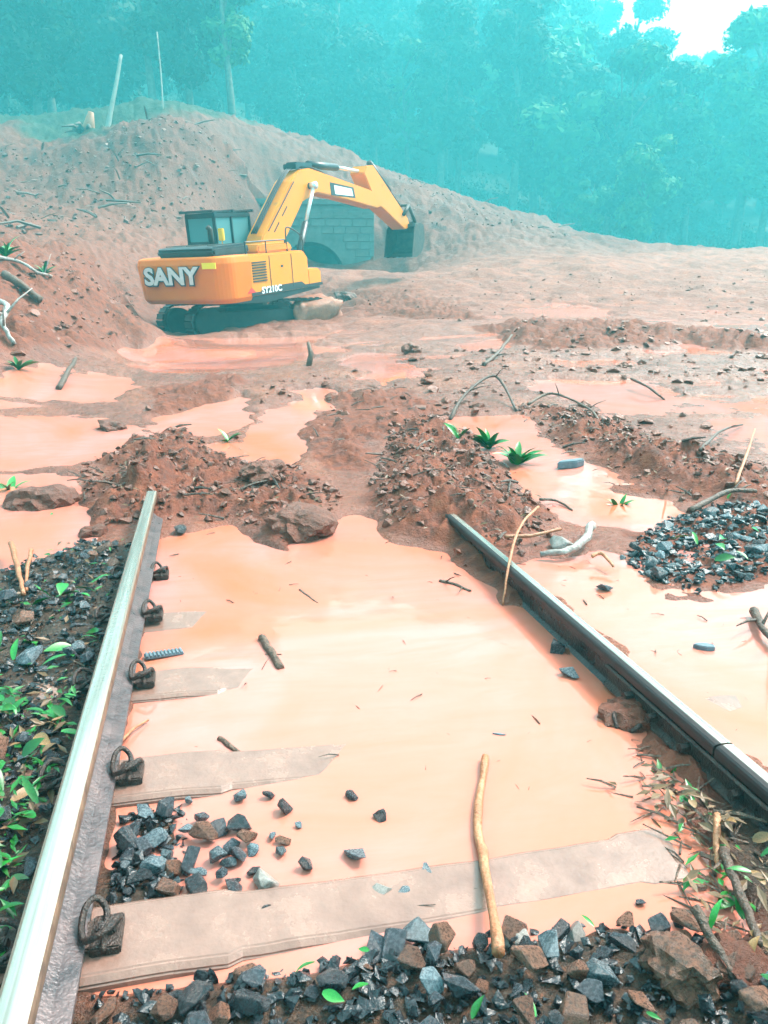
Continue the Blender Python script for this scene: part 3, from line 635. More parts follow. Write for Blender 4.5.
    m = MB(); m.prism([(-1.55, 1.19), (-1.50, 1.42), (0.1, 1.42), (0.2, 1.19)], 0.60, 1.36); ob(m, 'fuel_tank_cover', 'yellow_lit', 0.05)
    m = MB(); m.tube([(0.55, -2.5, 1.5), (0.55, -2.5, 1.86), (0.55, -2.58, 1.92)], 0.07, 10); ob(m, 'exhaust_pipe', 'dark_steel', smooth=True)
    # cab
    x0, x1, y0, y1, z0, z1 = -1.55, -0.45, -1.02, 0.72, 0.3, 2.33
    cb = MB()
    def post(a, b_, r=0.055): cb.tube([a, b_], r, 6)
    cb.box(((x0 + x1) / 2, (y0 + y1) / 2, 0.76), ((x1 - x0) / 2, (y1 - y0) / 2, 0.46)); cb.box(((x0 + x1) / 2, y0 + 0.04, 1.38), ((x1 - x0) / 2, 0.04, 0.16))
    for px_ in (x0 + .05, x1 - .05):
        for py_ in (y0 + .05, -0.2, y1 - .02): cb.box((px_, py_, 1.72), (0.05, 0.05, 0.56))
    cb.box(((x0 + x1) / 2, (y0 + y1) / 2, 2.25), ((x1 - x0) / 2, (y1 - y0) / 2, 0.07))
    co = ob(cb, 'cab', 'cabin', 0.025)
    for nm, c, h in (('rear_window', ((x0 + x1) / 2, y0 + 0.05, 1.86), ((x1 - x0) / 2 - 0.1, 0.008, 0.33)), ('side_window', (x1 - 0.05, -0.6, 1.7), (0.008, 0.38, 0.48)), ('side_window', (x1 - 0.05, 0.25, 1.7), (0.008, 0.43, 0.48)),
                     ('side_window', (x0 + 0.05, -0.6, 1.7), (0.008, 0.38, 0.48)), ('side_window', (x0 + 0.05, 0.25, 1.7), (0.008, 0.43, 0.48)), ('windscreen', ((x0 + x1) / 2, y1 - 0.02, 1.7), ((x1 - x0) / 2 - 0.1, 0.008, 0.48))):
        m = MB(); m.box(c, h); ob(m, nm, 'glass', parent=co)
    m = MB(); m.box((-1.0, -0.6, 1.2), (0.25, 0.25, 0.08)); m.box((-1.0, -0.85, 1.5), (0.24, 0.07, 0.4)); ob(m, 'operator_seat', 'black', 0.04, parent=co)
    m = MB()
    for k in range(7): m.box((x0 + 0.02 + k * (x1 - x0 - .04) / 6, (y0 + y1) / 2, 2.36), (0.018, (y1 - y0) / 2 + 0.1, 0.018))
    for y_ in (y0 - 0.1, (y0 + y1) / 2, y1 + 0.1): m.box(((x0 + x1) / 2, y_, 2.36), ((x1 - x0) / 2 + 0.06, 0.03, 0.035))
    for x_ in (x0 + .05, x1 - .05):
        for y_ in (y0 + .06, y1 - .06): m.box((x_, y_, 2.33), (0.03, 0.03, 0.04))
    ob(m, 'roof_guard', 'black', parent=co)
    m = MB(); m.box((-0.33, -0.92, 1.72), (0.09, 0.05, 0.17)); m.box((-0.33, -0.92, 1.5), (0.02, 0.02, 0.14)); ob(m, 'work_lamp', 'orange', 0.02, parent=co)
    m = MB()
    m.tube(smooth_path([(1.35, -0.1, 1.15), (1.35, -0.1, 1.75), (1.35, 0.15, 1.8), (1.35, 0.7, 1.55), (1.35, 0.75, 1.1)], 4), 0.022, 6); ob(m, 'handrail', 'black', smooth=True)
    # boom: two bent plates boxed together
    bp = [(0.15, 0.95), (0.05, 1.30), (0.25, 1.62), (1.95, 3.16), (2.55, 3.50), (3.15, 3.58), (5.4, 3.23), (7.75, 2.86), (7.98, 2.68), (7.85, 2.46), (7.4, 2.36), (5.2, 2.66), (3.45, 2.86), (2.62, 2.58), (1.08, 1.14), (0.62, 0.76)]
    m = MB(); m.prism(bp, -0.30, 0.30); bm_ = ob(m, 'boom', 'yellow_lit', 0.03)
    m = MB(); m.prism([(4.3, 2.78), (5.85, 2.70), (5.75, 3.05), (4.25, 3.19)], 0.3005, 0.306); ob(m, 'boom_sticker', 'black', parent=bm_)
    m = MB(); m.prism([(4.55, 2.82), (5.7, 2.76), (5.62, 3.0), (4.5, 3.1)], 0.3065, 0.31); ob(m, 'boom_sticker_panel', 'white', parent=bm_)
    m = MB()
    for q in (0.12, 0.2, 0.28): m.tube(smooth_path([(q - .2, 0.2, 1.7), (q - .2, 1.9, 3.24), (q - .2, 2.6, 3.60), (q - .2, 3.3, 3.66), (q - .2, 4.2, 3.52)], 5), 0.028, 6)
    ob(m, 'hydraulic_hoses', 'black', smooth=True, parent=bm_)
    m = MB(); m.box((0, 3.0, 3.68), (0.2, 0.45, 0.07)); m.box((0, 2.55, 3.62), (0.24, 0.12, 0.08)); ob(m, 'hose_bracket', 'cabin', 0.02, parent=bm_)
    m = MB()
    for t_ in ((1.0, 2.20), (1.5, 2.65)): m.box((0.305, t_[0], t_[1] - 0.35), (0.012, 0.2, 0.02), Matrix.Rotation(math.radians(42), 3, 'X'))
    m.tube([(0.34, 0.5, 1.75), (0.34, 2.1, 3.15)], 0.02, 6); ob(m, 'grease_pipe', 'dark_steel', parent=bm_)
    m = MB(); m.tube([(-0.34, 3.05, 3.05), (0.36, 3.05, 3.05)], 0.10, 12); ob(m, 'boom_pin', 'black', parent=bm_)
    for sx in (-0.47, 0.47):
        m = MB(); m.tube([(sx, 1.55, 0.55), (sx, 2.4, 1.95)], 0.105, 12); cy = ob(m, 'boom_cylinder', 'black', smooth=True)
        m = MB(); m.tube([(sx, 2.4, 1.95), (sx, 3.02, 3.0)], 0.062, 10); m.tube([(sx - .1, 3.05, 3.05), (sx + .1, 3.05, 3.05)], 0.11, 10); ob(m, 'cylinder_rod', 'chrome', smooth=True, parent=cy)
    # stick, its cylinders, linkage and bucket
    sp = [(6.55, 3.55), (6.75, 3.80), (7.25, 3.84), (7.5, 3.66), (9.85, 1.98), (9.95, 1.75), (9.8, 1.56), (9.55, 1.55), (7.75, 2.38), (7.35, 2.5)]
    m = MB(); m.prism(sp, -0.305, -0.302 + 0.6); ob(m, 'stick', 'yellow_lit', 0.03)
    m = MB(); m.tube([(0, 3.5, 3.72), (0, 5.2, 3.70)], 0.12, 12); cy = ob(m, 'stick_cylinder', 'black', smooth=True)
    m = MB(); m.tube([(0, 5.2, 3.70), (0, 6.85, 3.62)], 0.06, 10); ob(m, 'cylinder_rod', 'chrome', smooth=True, parent=cy)
    m = MB(); m.tube([(0, 7.45, 3.95), (0, 8.9, 3.0)], 0.11, 12); cy = ob(m, 'bucket_cylinder', 'black', smooth=True)
    m = MB(); m.tube([(0, 8.9, 3.0), (0, 9.75, 2.45)], 0.06, 10); ob(m, 'cylinder_rod', 'dark_steel', smooth=True, parent=cy)
    m = MB()
    for sx in (-0.36, 0.36): m.tube([(sx, 9.35, 2.1), (sx, 9.8, 2.45)], 0.07, 8); m.tube([(sx, 9.8, 2.45), (sx, 10.35, 1.80)], 0.07, 8)
    m.tube([(-.4, 9.8, 2.45), (.4, 9.8, 2.45)], 0.06, 8); ob(m, 'bucket_linkage', 'dark_steel', smooth=True)
    bs = lambda a, b_: (9.98 + (a - 9.85) * .8, .46 + (b_ - .08) * .70)
    prof = [(10.5, 1.85), (10.62, 1.4), (10.6, 0.95), (10.4, 0.5), (10.05, 0.2), (9.6, 0.08), (9.15, 0.1)]
    prof = [bs(*q) for q in prof]
    m = MB(); k = len(prof); w = 0.62
    inn = [(a - 0.05 * (1 if i < 3 else 0.6), b_ + 0.05 * (0 if i < 2 else 1)) for i, (a, b_) in enumerate(prof)]
    vs = [(-w, a, b_) for a, b_ in prof] + [(w, a, b_) for a, b_ in prof] + [(-w, a, b_) for a, b_ in inn] + [(w, a, b_) for a, b_ in inn]
    fs = []
    for i in range(k - 1): fs += [(i, i + 1, k + i + 1, k + i), (2 * k + i, 3 * k + i, 3 * k + i + 1, 2 * k + i + 1)]
    fs += [(0, k, 3 * k, 2 * k), (k - 1, 3 * k - 1, 4 * k - 1, 2 * k - 1)] if False else [(0, k, 3 * k, 2 * k)]
    m.add(vs, fs)
    side = prof + [bs(9.5, 1.7), bs(10.0, 1.95)]
    m.prism(side, -w - 0.03, -w + 0.01); m.prism(side, w - 0.01, w + 0.03)
    m.box((0, bs(10.0, 1.85)[0], bs(10, 1.85)[1]), (w, 0.30, 0.05))
    bo = ob(m, 'bucket', 'dark_steel')
    for sx in (-0.25, 0.25):
        m = MB(); m.prism([(9.6, 1.62), (9.7, 1.8), (10.4, 1.85), (10.45, 1.66)], sx - .04, sx + .04); ob(m, 'bucket_ear', 'dark_steel', parent=bo)
    for i in range(5):
        m = MB(); q = -w + 0.1 + i * (2 * w - .2) / 4; m.prism([bs(9.2, 0.08), bs(8.9, 0.1), bs(9.2, 0.17)], q - .07, q + .07); ob(m, 'bucket_tooth', 'dark_steel', parent=bo)
    # lettering
    def text(s, name, ma, size, sx, pos, rz, par, ext=0.004, off=0.0):
        c = bpy.data.curves.new(name, 'FONT'); c.body = s; c.size = size; c.extrude = ext; c.offset = off; c.align_x = 'CENTER'; c.align_y = 'CENTER'; c.resolution_u = 3
        c.materials.append(M[ma]); o = bpy.data.objects.new(name, c); col.objects.link(o)
        Lm = Matrix.Translation(pos) @ Matrix.Rotation(rz, 4, 'Z') @ Matrix.Rotation(math.pi / 2, 4, 'X') @ Matrix.Diagonal((sx, 1, 1, 1))
        me_ = bpy.data.meshes.new_from_object(o); bpy.data.objects.remove(o); me_.transform(U @ Lm); return link(name, me_, par)
    yb = -3.475
    text('SANY', 'lettering_outline', 'black', 0.60, 1.22, (-0.16, yb + 0.0, 0.71), 0, cwo, 0.006, 0.05)
    text('SANY', 'lettering', 'chrome', 0.60, 1.22, (-0.16, yb - 0.012, 0.72), 0, cwo, 0.006, 0.022)
    m = MB(); m.box((1.14, yb + 0.03, 0.98), (0.22, 0.012, 0.075)); ob(m, 'sticker', 'decal_yellow', 0, parent=cwo)
    text('CAUTION', 'sticker_print', 'black', 0.09, 1, (0.98, yb - 0.006, 0.93), 0, cwo, 0.002) if False else None
    m = MB(); m.prism([(-2.5, 0.20), (-2.3, 0.34), (-2.12, 0.20)], 1.575, 1.581); ob(m, 'emblem', 'red', parent=hr)
    text('SY210C', 'model_lettering', 'white', 0.24, 1.25, (1.574, -1.35, 0.215), math.pi / 2, hr, 0.003, 0.006)
    text('C-series', 'stripe_lettering', 'white', 0.13, 1.2, (1.574, -0.05, 0.215), math.pi / 2, hr, 0.003, 0.002) if False else None
    # undercarriage, turned nearly broadside
    lh = math.radians(70); LX = Vector((math.cos(lh), -math.sin(lh), 0)); LYh = Vector((math.sin(lh), math.cos(lh), 0)); lp = math.radians(3)
    LY = LYh * math.cos(lp) + Zh * math.sin(lp); LZ = Zh * math.cos(lp) - LYh * math.sin(lp)
    W = Matrix((LX, LY, LZ)).transposed().to_4x4(); W.translation = O - Z * 1.20 - Vector((O.x, O.y, gz)) - Zh * 0.05 - LY * 0.45
    def lo(m, name, ma, bevel=0.0, smooth=False, parent=None):
        me_ = m.mesh(name, ma, bevel, smooth); me_.transform(W); return link(name, me_, parent or root)
    m = MB(); m.box((0, 0, 0.72), (0.75, 0.85, 0.16)); m.box((0, 0.9, 0.55), (1.2, 0.18, 0.15)); m.box((0, -0.9, 0.55), (1.2, 0.18, 0.15)); lo(m, 'car_body', 'track_steel', 0.03)
    m = MB(); m.tube([(0, 0, 0.8), (0, 0, 1.18)], 0.72, 24); lo(m, 'slew_ring', 'track_steel')
    for sx in (-1.3, 1.3):
        tr = MB(); hl, r_ = 1.72, 0.50
        path = []; ns = 50; per = 4 * hl + 2 * math.pi * r_
        for i in range(ns):
            s_ = per * i / ns
            if s_ < 2 * hl: p = (-hl + s_, 2 * r_, 0)
            elif s_ < 2 * hl + math.pi * r_: a = (s_ - 2 * hl) / r_; p = (hl + r_ * math.sin(a), r_ + r_ * math.cos(a), -a)
            elif s_ < 4 * hl + math.pi * r_: p = (hl - (s_ - 2 * hl - math.pi * r_), 0, math.pi)
            else: a = (s_ - 4 * hl - math.pi * r_) / r_; p = (-hl - r_ * math.sin(a), r_ - r_ * math.cos(a), math.pi - a)
            R_ = Matrix.Rotation(p[2], 3, 'X'); tr.box((sx, p[0], p[1]), (0.30, 0.085, 0.028), R_)
            tr.box((sx, p[0], p[1]) if False else Vector((sx, p[0], p[1])) + R_ @ Vector((0, 0.05, 0.03)), (0.30, 0.012, 0.022), R_)
        fr = MB(); fr.prism([(-1.62, 0.3), (-1.72, 0.55), (-1.42, 0.78), (1.42, 0.78), (1.72, 0.55), (1.62, 0.3)], sx - 0.2, sx + 0.2); fo = lo(fr, 'track_frame', 'track_steel', 0.03)
        me_ = tr.mesh('track_chain', 'track_steel'); me_.transform(W); link('track_chain', me_, fo)
        for y_ in (-1.68, 1.68):
            m = MB(); m.tube([(sx - .22, y_, 0.5), (sx + .22, y_, 0.5)], 0.42, 18); lo(m, 'track_wheel', 'track_steel', 0.02, parent=fo)
        for i in range(7):
            m = MB(); m.tube([(sx - .23, -1.14 + i * .38, 0.2), (sx + .23, -1.14 + i * .38, 0.2)], 0.14, 10); lo(m, 'track_roller', 'track_steel', parent=fo)
    # mud caked on the front of the near track
    q = MB(); rg = np.random.RandomState(4); ps = []
    bm2 = bmesh.new(); bmesh.ops.create_icosphere(bm2, subdivisions=4, radius=1)
    for v in bm2.verts:
        c = v.co.copy(); nse = 1 + 0.5 * float(fbm(np.array([c.x * 1.3 + c.z]), np.array([c.y * 1.3 - c.z]), 0.8, 4, seed=31)[0])
        s_ = Vector([math.copysign(abs(k) ** 0.6, k) for k in c]); v.co = Vector((s_.x * 0.45, s_.y * 0.78, s_.z * 0.5)) * nse + Vector((1.36, 1.72, 0.55))
    me_ = bpy.data.meshes.new('caked_mud'); bm2.to_mesh(me_); bm2.free(); me_.materials.append(M['caked']); me_.polygons.foreach_set('use_smooth', [True] * len(me_.polygons)); me_.transform(W); link('caked_mud', me_, root)
build_excavator()

# ------------------------------------------------------------------ stones
nprng = np.random.RandomState(11)
def hull_mesh(name, m, n=14, seed=0, flat=0.75, smooth=False):
    rg = random.Random(seed); bm = bmesh.new()
    for i in range(n):
        v = Vector((rg.gauss(0, 1), rg.gauss(0, 1), rg.gauss(0, 1))).normalized() * rg.uniform(0.8, 1.0); v.z *= flat; v.x *= 1.15; bm.verts.new(v * 0.5)
    r = bmesh.ops.convex_hull(bm, input=bm.verts); bmesh.ops.delete(bm, geom=[v for v in bm.verts if not v.link_faces], context='VERTS')
    bmesh.ops.dissolve_limit(bm, angle_limit=0.24, verts=bm.verts, edges=bm.edges)
    if not smooth: bmesh.ops.bevel(bm, geom=list(bm.edges), offset=0.025, segments=1, affect='EDGES', clamp_overlap=True)
    me_ = bpy.data.meshes.new(name); bm.to_mesh(me_); bm.free(); me_.materials.append(M[m])
    return me_
STONE = {k: [hull_mesh('stone', k, 10 + (i % 4) * 2, seed=100 + i + 50 * j, flat=0.5 + 0.12 * (i % 4)) for i in range(9)] for j, k in enumerate(('stone', 'stone_mud', 'stone_blue', 'stone_pale'))}
placed = []
def put_stone(x_, y_, size, kind, label, group=None, sink=0.06, name='stone', cat='stone', tilt=0.5, z_=None):
    me_ = RND.choice(STONE[kind]); zz = (max(zt(x_, y_), -0.02) if z_ is None else z_)
    o = link(name, me_, None, (x_, y_, zz + size * (0.30 - sink)), (RND.uniform(-tilt, tilt), RND.uniform(-tilt, tilt), RND.uniform(0, 6.28)), (size * RND.uniform(.85, 1.2), size * RND.uniform(.8, 1.1), size * RND.uniform(.75, 1.1)))
    return tag(o, label, cat, group)
def pick(kinds): 
    t = RND.random() * sum(w for _, w in kinds)
    for k, w in kinds:
        t -= w
        if t <= 0: return k
    return kinds[-1][0]
def in_poly(x_, y_, poly): return poly_sd(np.array([x_]), np.array([y_]), poly)[0] < 0
def scatter(poly, n, smin, smax, kinds, label, group, sep=0.72, layers=0.0, avoid=()):
    xs = [p[0] for p in poly]; ys = [p[1] for p in poly]; got = []; tries = 0
    while len(got) < n and tries < n * 60:
        tries += 1; x_, y_ = RND.uniform(min(xs), max(xs)), RND.uniform(min(ys), max(ys))
        if not in_poly(x_, y_, poly): continue
        if abs(abs(x_ - .02) - .89) < 0.095 and y_ < 4.8: continue
        if any(abs(y_ - sy) < 0.115 for sy in (1.47, 2.08, 2.685)) and abs(x_) < 1.3 and abs(x_) > 0.25: continue
        s_ = RND.uniform(smin, smax)
        if any((x_ - a) ** 2 + (y_ - b_) ** 2 < ((s_ + c) * 0.5 * sep) ** 2 for a, b_, c in got): continue
        got.append((x_, y_, s_))
    base = surface(np.array([g[0] for g in got]), np.array([g[1] for g in got]))
    for (x_, y_, s_), zb in zip(got, base):
        kd = pick(kinds)
        put_stone(x_, y_, s_, kd, label(x_, y_, s_, kd) if callable(label) else label, group, z_=max(float(zb), -0.02) + RND.uniform(0, layers))
    return got
KA = [('stone', 6), ('stone_mud', 3.6), ('stone_blue', 1)]
near_poly = [(-0.78, 0.75), (0.62, 0.75), (0.60, 1.16), (0.30, 1.31), (-0.05, 1.345), (-0.78, 1.345)]
def look(s_, kd, big, small): return '%s%s' % ('big ' if s_ > big else ('small ' if s_ < small else ''), {'stone': 'dark grey', 'stone_mud': 'mud brown', 'stone_blue': 'blue grey', 'stone_pale': 'pale'}[kd])
def near_label(x_, y_, s_, kd):
    w = 'touching the foot of the left rail' if x_ < -.62 else 'right of the nearest clip' if x_ < -.4 else 'left of mid picture' if x_ < -.15 else 'left of the pale stick' if x_ < .12 else 'right of the pale stick' if x_ < .36 else 'near the brown boulder'
    return '%s stone at %s, %s' % (look(s_, kd, .07, .05), 'bottom edge' if y_ < 1.15 else 'nearest sleeper' if y_ > 1.26 else 'picture bottom', w)
scatter(near_poly, 140, 0.035, 0.09, KA, near_label, 'ballast stones at the bottom edge', 0.56, 0.03)
scatter([(-0.82, 1.585), (-0.50, 1.585), (-0.42, 1.75), (-0.52, 1.97), (-0.82, 1.97)], 30, 0.03, 0.085, [('stone', 5), ('stone_mud', 2), ('stone_blue', 3)], lambda x_, y_, s_, kd: '%s stone between first two sleepers, %s, %s' % (look(s_, kd, .07, .052), 'farther half' if y_ > 1.78 else 'nearer half', 'rail side' if x_ < -.66 else 'water side'), 'ballast stones between the first two sleepers', 0.62, 0.012)
scatter([(-1.75, 1.2), (-0.95, 1.2), (-0.95, 4.2), (-1.25, 4.4), (-1.75, 3.4)], 84, 0.04, 0.10, [('stone', 5), ('stone_mud', 2), ('stone_blue', 4)], lambda x_, y_, s_, kd: '%s stone left of the left rail, %s, %s' % (look(s_, kd, .08, .062), 'close by' if x_ > -1.2 else 'farther off', 'at first sleeper' if y_ < 1.8 else 'at second sleeper' if y_ < 2.4 else 'by third sleeper' if y_ < 2.9 else 'by fourth sleeper' if y_ < 3.6 else 'at far end of ballast'), 'ballast stones left of the left rail', 0.7, 0.03)
scatter([(-0.50, 1.60), (-0.27, 1.62), (-0.34, 1.93), (-0.50, 1.97)], 12, 0.03, 0.07, [('stone', 5), ('stone_blue', 2)], lambda x_, y_, s_, kd: '%s stone standing out of the water beyond the stone patch, %s' % (look(s_, kd, .058, .042), 'farther half' if y_ > 1.78 else 'nearer half'), 'loose stones at the water side of the stone patch', 1.5)
HEAP = [tuple(at(*q)[:2]) for q in [(622, 560), (650, 530), (690, 512), (740, 508), (790, 515), (800, 560), (760, 580), (700, 595), (650, 580)]]
HEAPY = np.quantile([p[1] for p in HEAP], (.36, .66)); HEAPX = float(np.mean([p[0] for p in HEAP]))
scatter(HEAP, 32, 0.075, 0.13, [('stone_blue', 8), ('stone', 2)], lambda x_, y_, s_, kd: '%s stone of the heap right of the rail, %s, %s' % (look(s_, kd, .118, .095), 'near edge' if y_ < HEAPY[0] else 'far edge' if y_ > HEAPY[1] else 'middle', 'left half' if x_ < HEAPX else 'right half'), 'stones of the heap right of the right rail', 0.6, 0.02)
singles = [  # px, py, size, kind, label
    (352, 797, .042, 'stone', 'small dark triangular stone, farthest of the loose ones in the pool'),
    (381, 818, .05, 'stone', 'dark squarish stone in the pool, just right of the small triangular one'),
    (357, 858, .072, 'stone_blue', 'biggest loose blue grey stone alone in the middle of the pool'),
    (381, 893, .055, 'stone_pale', 'pale drowned stone in the pool, at the edge of the nearest sleeper'),
    (403, 893, .032, 'stone_blue', 'small blue pebble right of the pale drowned stone in the pool'),
    (426, 872, .04, 'stone_blue', 'flat blue sliver of stone in the pool, rightmost of the loose ones'),
    (219, 831, .07, 'stone', 'tall dark stone standing out of the water at the far end of the stone patch'),
    (232, 849, .05, 'stone', 'dark stone leaning on the tall one at the far end of the stone patch'),
    (283, 843, .04, 'stone_mud', 'small pointed stone poking up alone from the water left of mid track'),
    (268, 884, .078, 'stone_pale', 'broad pale mud coated stone in the water, right end of the stone patch'),
    (270, 900, .045, 'stone', 'dark flat stone tucked under the broad pale stone'),
    (266, 915, .045, 'stone', 'small round black stone at the far edge of the nearest sleeper'),
    (232, 890, .06, 'stone', 'dark upright stone in the water, left of the broad pale stone'),
    (435, 944, .088, 'stone_blue', 'big blue black stone on top of the bottom stones, left of the pale stick'),
    (365, 955, .10, 'stone', 'long slanted grey stone on top of the bottom stones at mid picture'),
    (513, 945, .085, 'stone_pale', 'tall pale stone just right of the foot of the pale stick'),
    (576, 935, .06, 'stone_pale', 'pale grey rounded stone at the water edge right of the pale stick'),
    (604, 960, .055, 'stone', 'dark stone at the water edge between pale stick and brown boulder'),
    (603, 590, .10, 'stone_blue', 'dark stone alone in the water right of the rail, with twigs'),
    (560, 548, .16, 'stone_pale', 'pale grey rock by the right rail next to the thick bent root'),
    (640, 905, .03, 'stone', 'tiny dark stone in the water just before the right end of the nearest sleeper'),
    (679, 925, .035, 'stone', 'small dark stone hanging on the front edge of the nearest sleeper, right half'),
    (557, 651, .10, 'stone', 'shiny black stone touching the inner side of the right rail'),
    (570, 676, .08, 'stone_blue', 'grey stone just nearer than the shiny black stone by the right rail'),
    (30, 663, .085, 'stone_blue', 'big pale blue stone left of the left rail above the outer sleeper end'),
    (180, 533, .11, 'stone', 'black wet stone in the water at the foot of the mud by the left rail'),
]
for px_, py_, s_, k, lab in singles:
    p = at(px_, py_, surface); put_stone(p[0], p[1], s_, k, lab, None, sink=0.12, tilt=0.25, z_=float(p[2]))
# uncountable small gravel: one mesh per place
def debris_mesh(name, pts, sizes, m, n=8, flat=0.8, seed=1, bank=8):
    protos = []
    for i in range(bank):
        h = hull_mesh('tmp', m, n, seed=seed * 31 + i, flat=flat, smooth=True); bm = bmesh.new(); bm.from_mesh(h); bmesh.ops.triangulate(bm, faces=bm.faces)
        bm.verts.ensure_lookup_table(); protos.append((np.array([v.co[:] for v in bm.verts]), np.array([[v.index for v in f.verts] for f in bm.faces]))); bm.free(); bpy.data.meshes.remove(h)
    VV, FF, o = [], [], 0; rg = np.random.RandomState(seed)
    for p, s_ in zip(pts, sizes):
        v, f = protos[rg.randint(bank)]; a = rg.rand() * 6.28; t = rg.uniform(-.6, .6); c, s2 = math.cos(a), math.sin(a)
        R_ = np.array([[c, -s2, 0], [s2, c, 0], [0, 0, 1]]) @ np.array([[1, 0, 0], [0, math.cos(t), -math.sin(t)], [0, math.sin(t), math.cos(t)]])
        VV.append((v * s_ * rg.uniform(.7, 1.25, 3)) @ R_.T + p); FF.append(f + o); o += len(v)
    return np_mesh(name, np.vstack(VV), np.vstack(FF), m, False)
def rand_in(polys, n, rg):
    out = []
    for poly, k in polys:
        xs = [p[0] for p in poly]; ys = [p[1] for p in poly]; pts = np.zeros((0, 2))
        while len(pts) < k * n:
            q = np.stack([rg.uniform(min(xs), max(xs), 4000), rg.uniform(min(ys), max(ys), 4000)], 1); q = q[poly_sd(q[:, 0], q[:, 1], poly) < 0]; pts = np.vstack([pts, q])
        out.append(pts[:int(k * n)])
    return np.vstack(out)
def stuff(name, polys, n, smin, smax, m, seed, sink=0.1, nn=8, flat=0.8, above=None, label=None, railclear=True, power=2.0):
    rg = np.random.RandomState(seed); q = rand_in(polys, n, rg)
    if railclear: q = q[~((np.abs(np.abs(q[:, 0] - .02) - .89) < 0.095) & (q[:, 1] < 4.6))]
    zz = terrain(q[:, 0], q[:, 1])
    if above is not None: k = zz - level(q[:, 0], q[:, 1]) > above; q = q[k]; zz = zz[k]
    s_ = smin + (smax - smin) * rg.rand(len(q)) ** power
    o = link(name, debris_mesh(name, np.stack([q[:, 0], q[:, 1], zz + s_ * (0.25 - sink)], 1), s_, m, nn, flat, seed)); o['kind'] = 'stuff'
    if label: o['label'] = label
    return o
LEFTBED = [(-2.4, 0.6), (-0.95, 0.6), (-0.95, 4.4), (-1.3, 4.6), (-2.0, 3.6), (-2.4, 3.0)]
stuff('gravel', [(near_poly, 0.4), (LEFTBED, 1.1), ([(-0.82, 1.58), (-0.5, 1.58), (-0.5, 1.98), (-0.82, 1.98)], 0.08), (HEAP, 0.22)], 4600, 0.014, 0.05, 'stone', 21, sink=-0.05, label='small grey gravel filling the gaps between the ballast stones')
stuff('rubble', [(HEAP, 1.0)], 420, 0.045, 0.09, 'stone_blue', 22, flat=.5, label='blue grey rubble making up the heap right of the right rail')
# mud clods over the heaps and flats
mp = [(p, 0.0) for p, h, w in MOUNDS]
area = [abs(sum(p[i][0] * p[(i + 1) % len(p)][1] - p[(i + 1) % len(p)][0] * p[i][1] for i in range(len(p)))) / 2 for p, h, w in MOUNDS]
stuff('mud_crumbs', [(MOUNDS[0][0], .36), (MOUNDS[1][0], .34), (MOUNDS[3][0], .3)], 7500, 0.007, 0.09, 'clod', 31, above=0.012, power=6, nn=11, sink=.12, label='crumbly red brown mud lumps covering the near mud heaps')
stuff('mud_lumps', [([tuple(at(*q)[:2]) for q in [(-60, 300), (130, 262), (140, 330), (60, 360), (-60, 380)]], .3), ([tuple(at(*q)[:2]) for q in [(140, 400), (330, 380), (520, 330), (790, 330), (800, 470), (560, 420), (380, 440), (150, 450)]], .5), ([tuple(at(*q)[:2]) for q in [(330, 320), (360, 280), (780, 270), (790, 325), (500, 330)]], .2)], 5000, 0.015, 0.20, 'clod', 32, above=0.01, power=6, nn=12, sink=.18, flat=.6, label='scattered red brown mud lumps on the mud flats')
stuff('slope_rubble', [([tuple(at(*q)[:2]) for q in [(-20, 240), (-20, 150), (100, 150), (170, 120), (230, 140), (250, 250)]], .75), ([tuple(at(*q)[:2]) for q in [(390, 250), (400, 180), (470, 205), (600, 245)]], .25)], 2600, 0.06, 0.32, 'clod', 33, power=3.0, nn=12, sink=.3, flat=.6, label='earth lumps strewn over the landslide slope', railclear=False)

def clod(px_, py_, size, label, m='clod', seed=0, name='mud_clod', cat='clod', flat=0.6, lift=0.12):
    p = seat(px_, py_); bm = bmesh.new(); bmesh.ops.create_icosphere(bm, subdivisions=4, radius=0.5)
    cs = np.array([v.co[:] for v in bm.verts]); n_ = 1 + 0.55 * fbm(cs[:, 0] * 2 + cs[:, 2] + seed, cs[:, 1] * 2 - cs[:, 2], 0.8, 3, seed=seed) + 0.45 * (ridged(cs[:, 0] * 3 + cs[:, 2] * 2, cs[:, 1] * 3 + cs[:, 2] * 2.5, 0.9, 3, seed=seed) - 0.6)
    for v, k in zip(bm.verts, n_): v.co *= float(k); v.co.z *= flat
    me_ = bpy.data.meshes.new(name); bm.to_mesh(me_); bm.free(); me_.materials.append(M[m])
    o = link(name, me_, None, (p.x, p.y, p.z + size * lift), (0, 0, RND.uniform(0, 6)), (size,) * 3); return tag(o, label, cat)
clod(43, 510, .38, 'reddish brown mud clod alone in the shallow water left of the rail end', seed=1)
clod(300, 532, .36, 'rounded wet mud clod at the pool edge in mid track', seed=2)
clod(93, 537, .16, 'small dark mud clod beside the left rail, under the larger lone clod', seed=3)
clod(632, 722, .20, 'mud clod stuck against the inner side of the right rail', seed=4)
clod(682, 978, .135, 'orange brown muddy boulder in the bottom right corner', 'stone_mud', seed=5, name='boulder', cat='boulder', flat=.8, lift=.2)
clod(735, 975, .13, 'brown mud clod right of the orange brown boulder', seed=6)
clod(555, 925, .07, 'reddish mud lump among stones right of the pale stick', seed=7)
clod(236, 560, .12, 'low mud clod in the pool edge left of the rounded wet clod', seed=8) if False else None
clod(113, 433, .3, 'dark mud clod at the edge of the left orange pool', seed=9)
clod(262, 480, .34, 'broad mud clod on the mud ridge left of mid track', seed=10)
clod(412, 352, .36, 'lone dark mud clod on the flat before the excavator', seed=11)
clod(345, 300, .7, 'big mud lump on the flat right of the excavator tracks', seed=12)

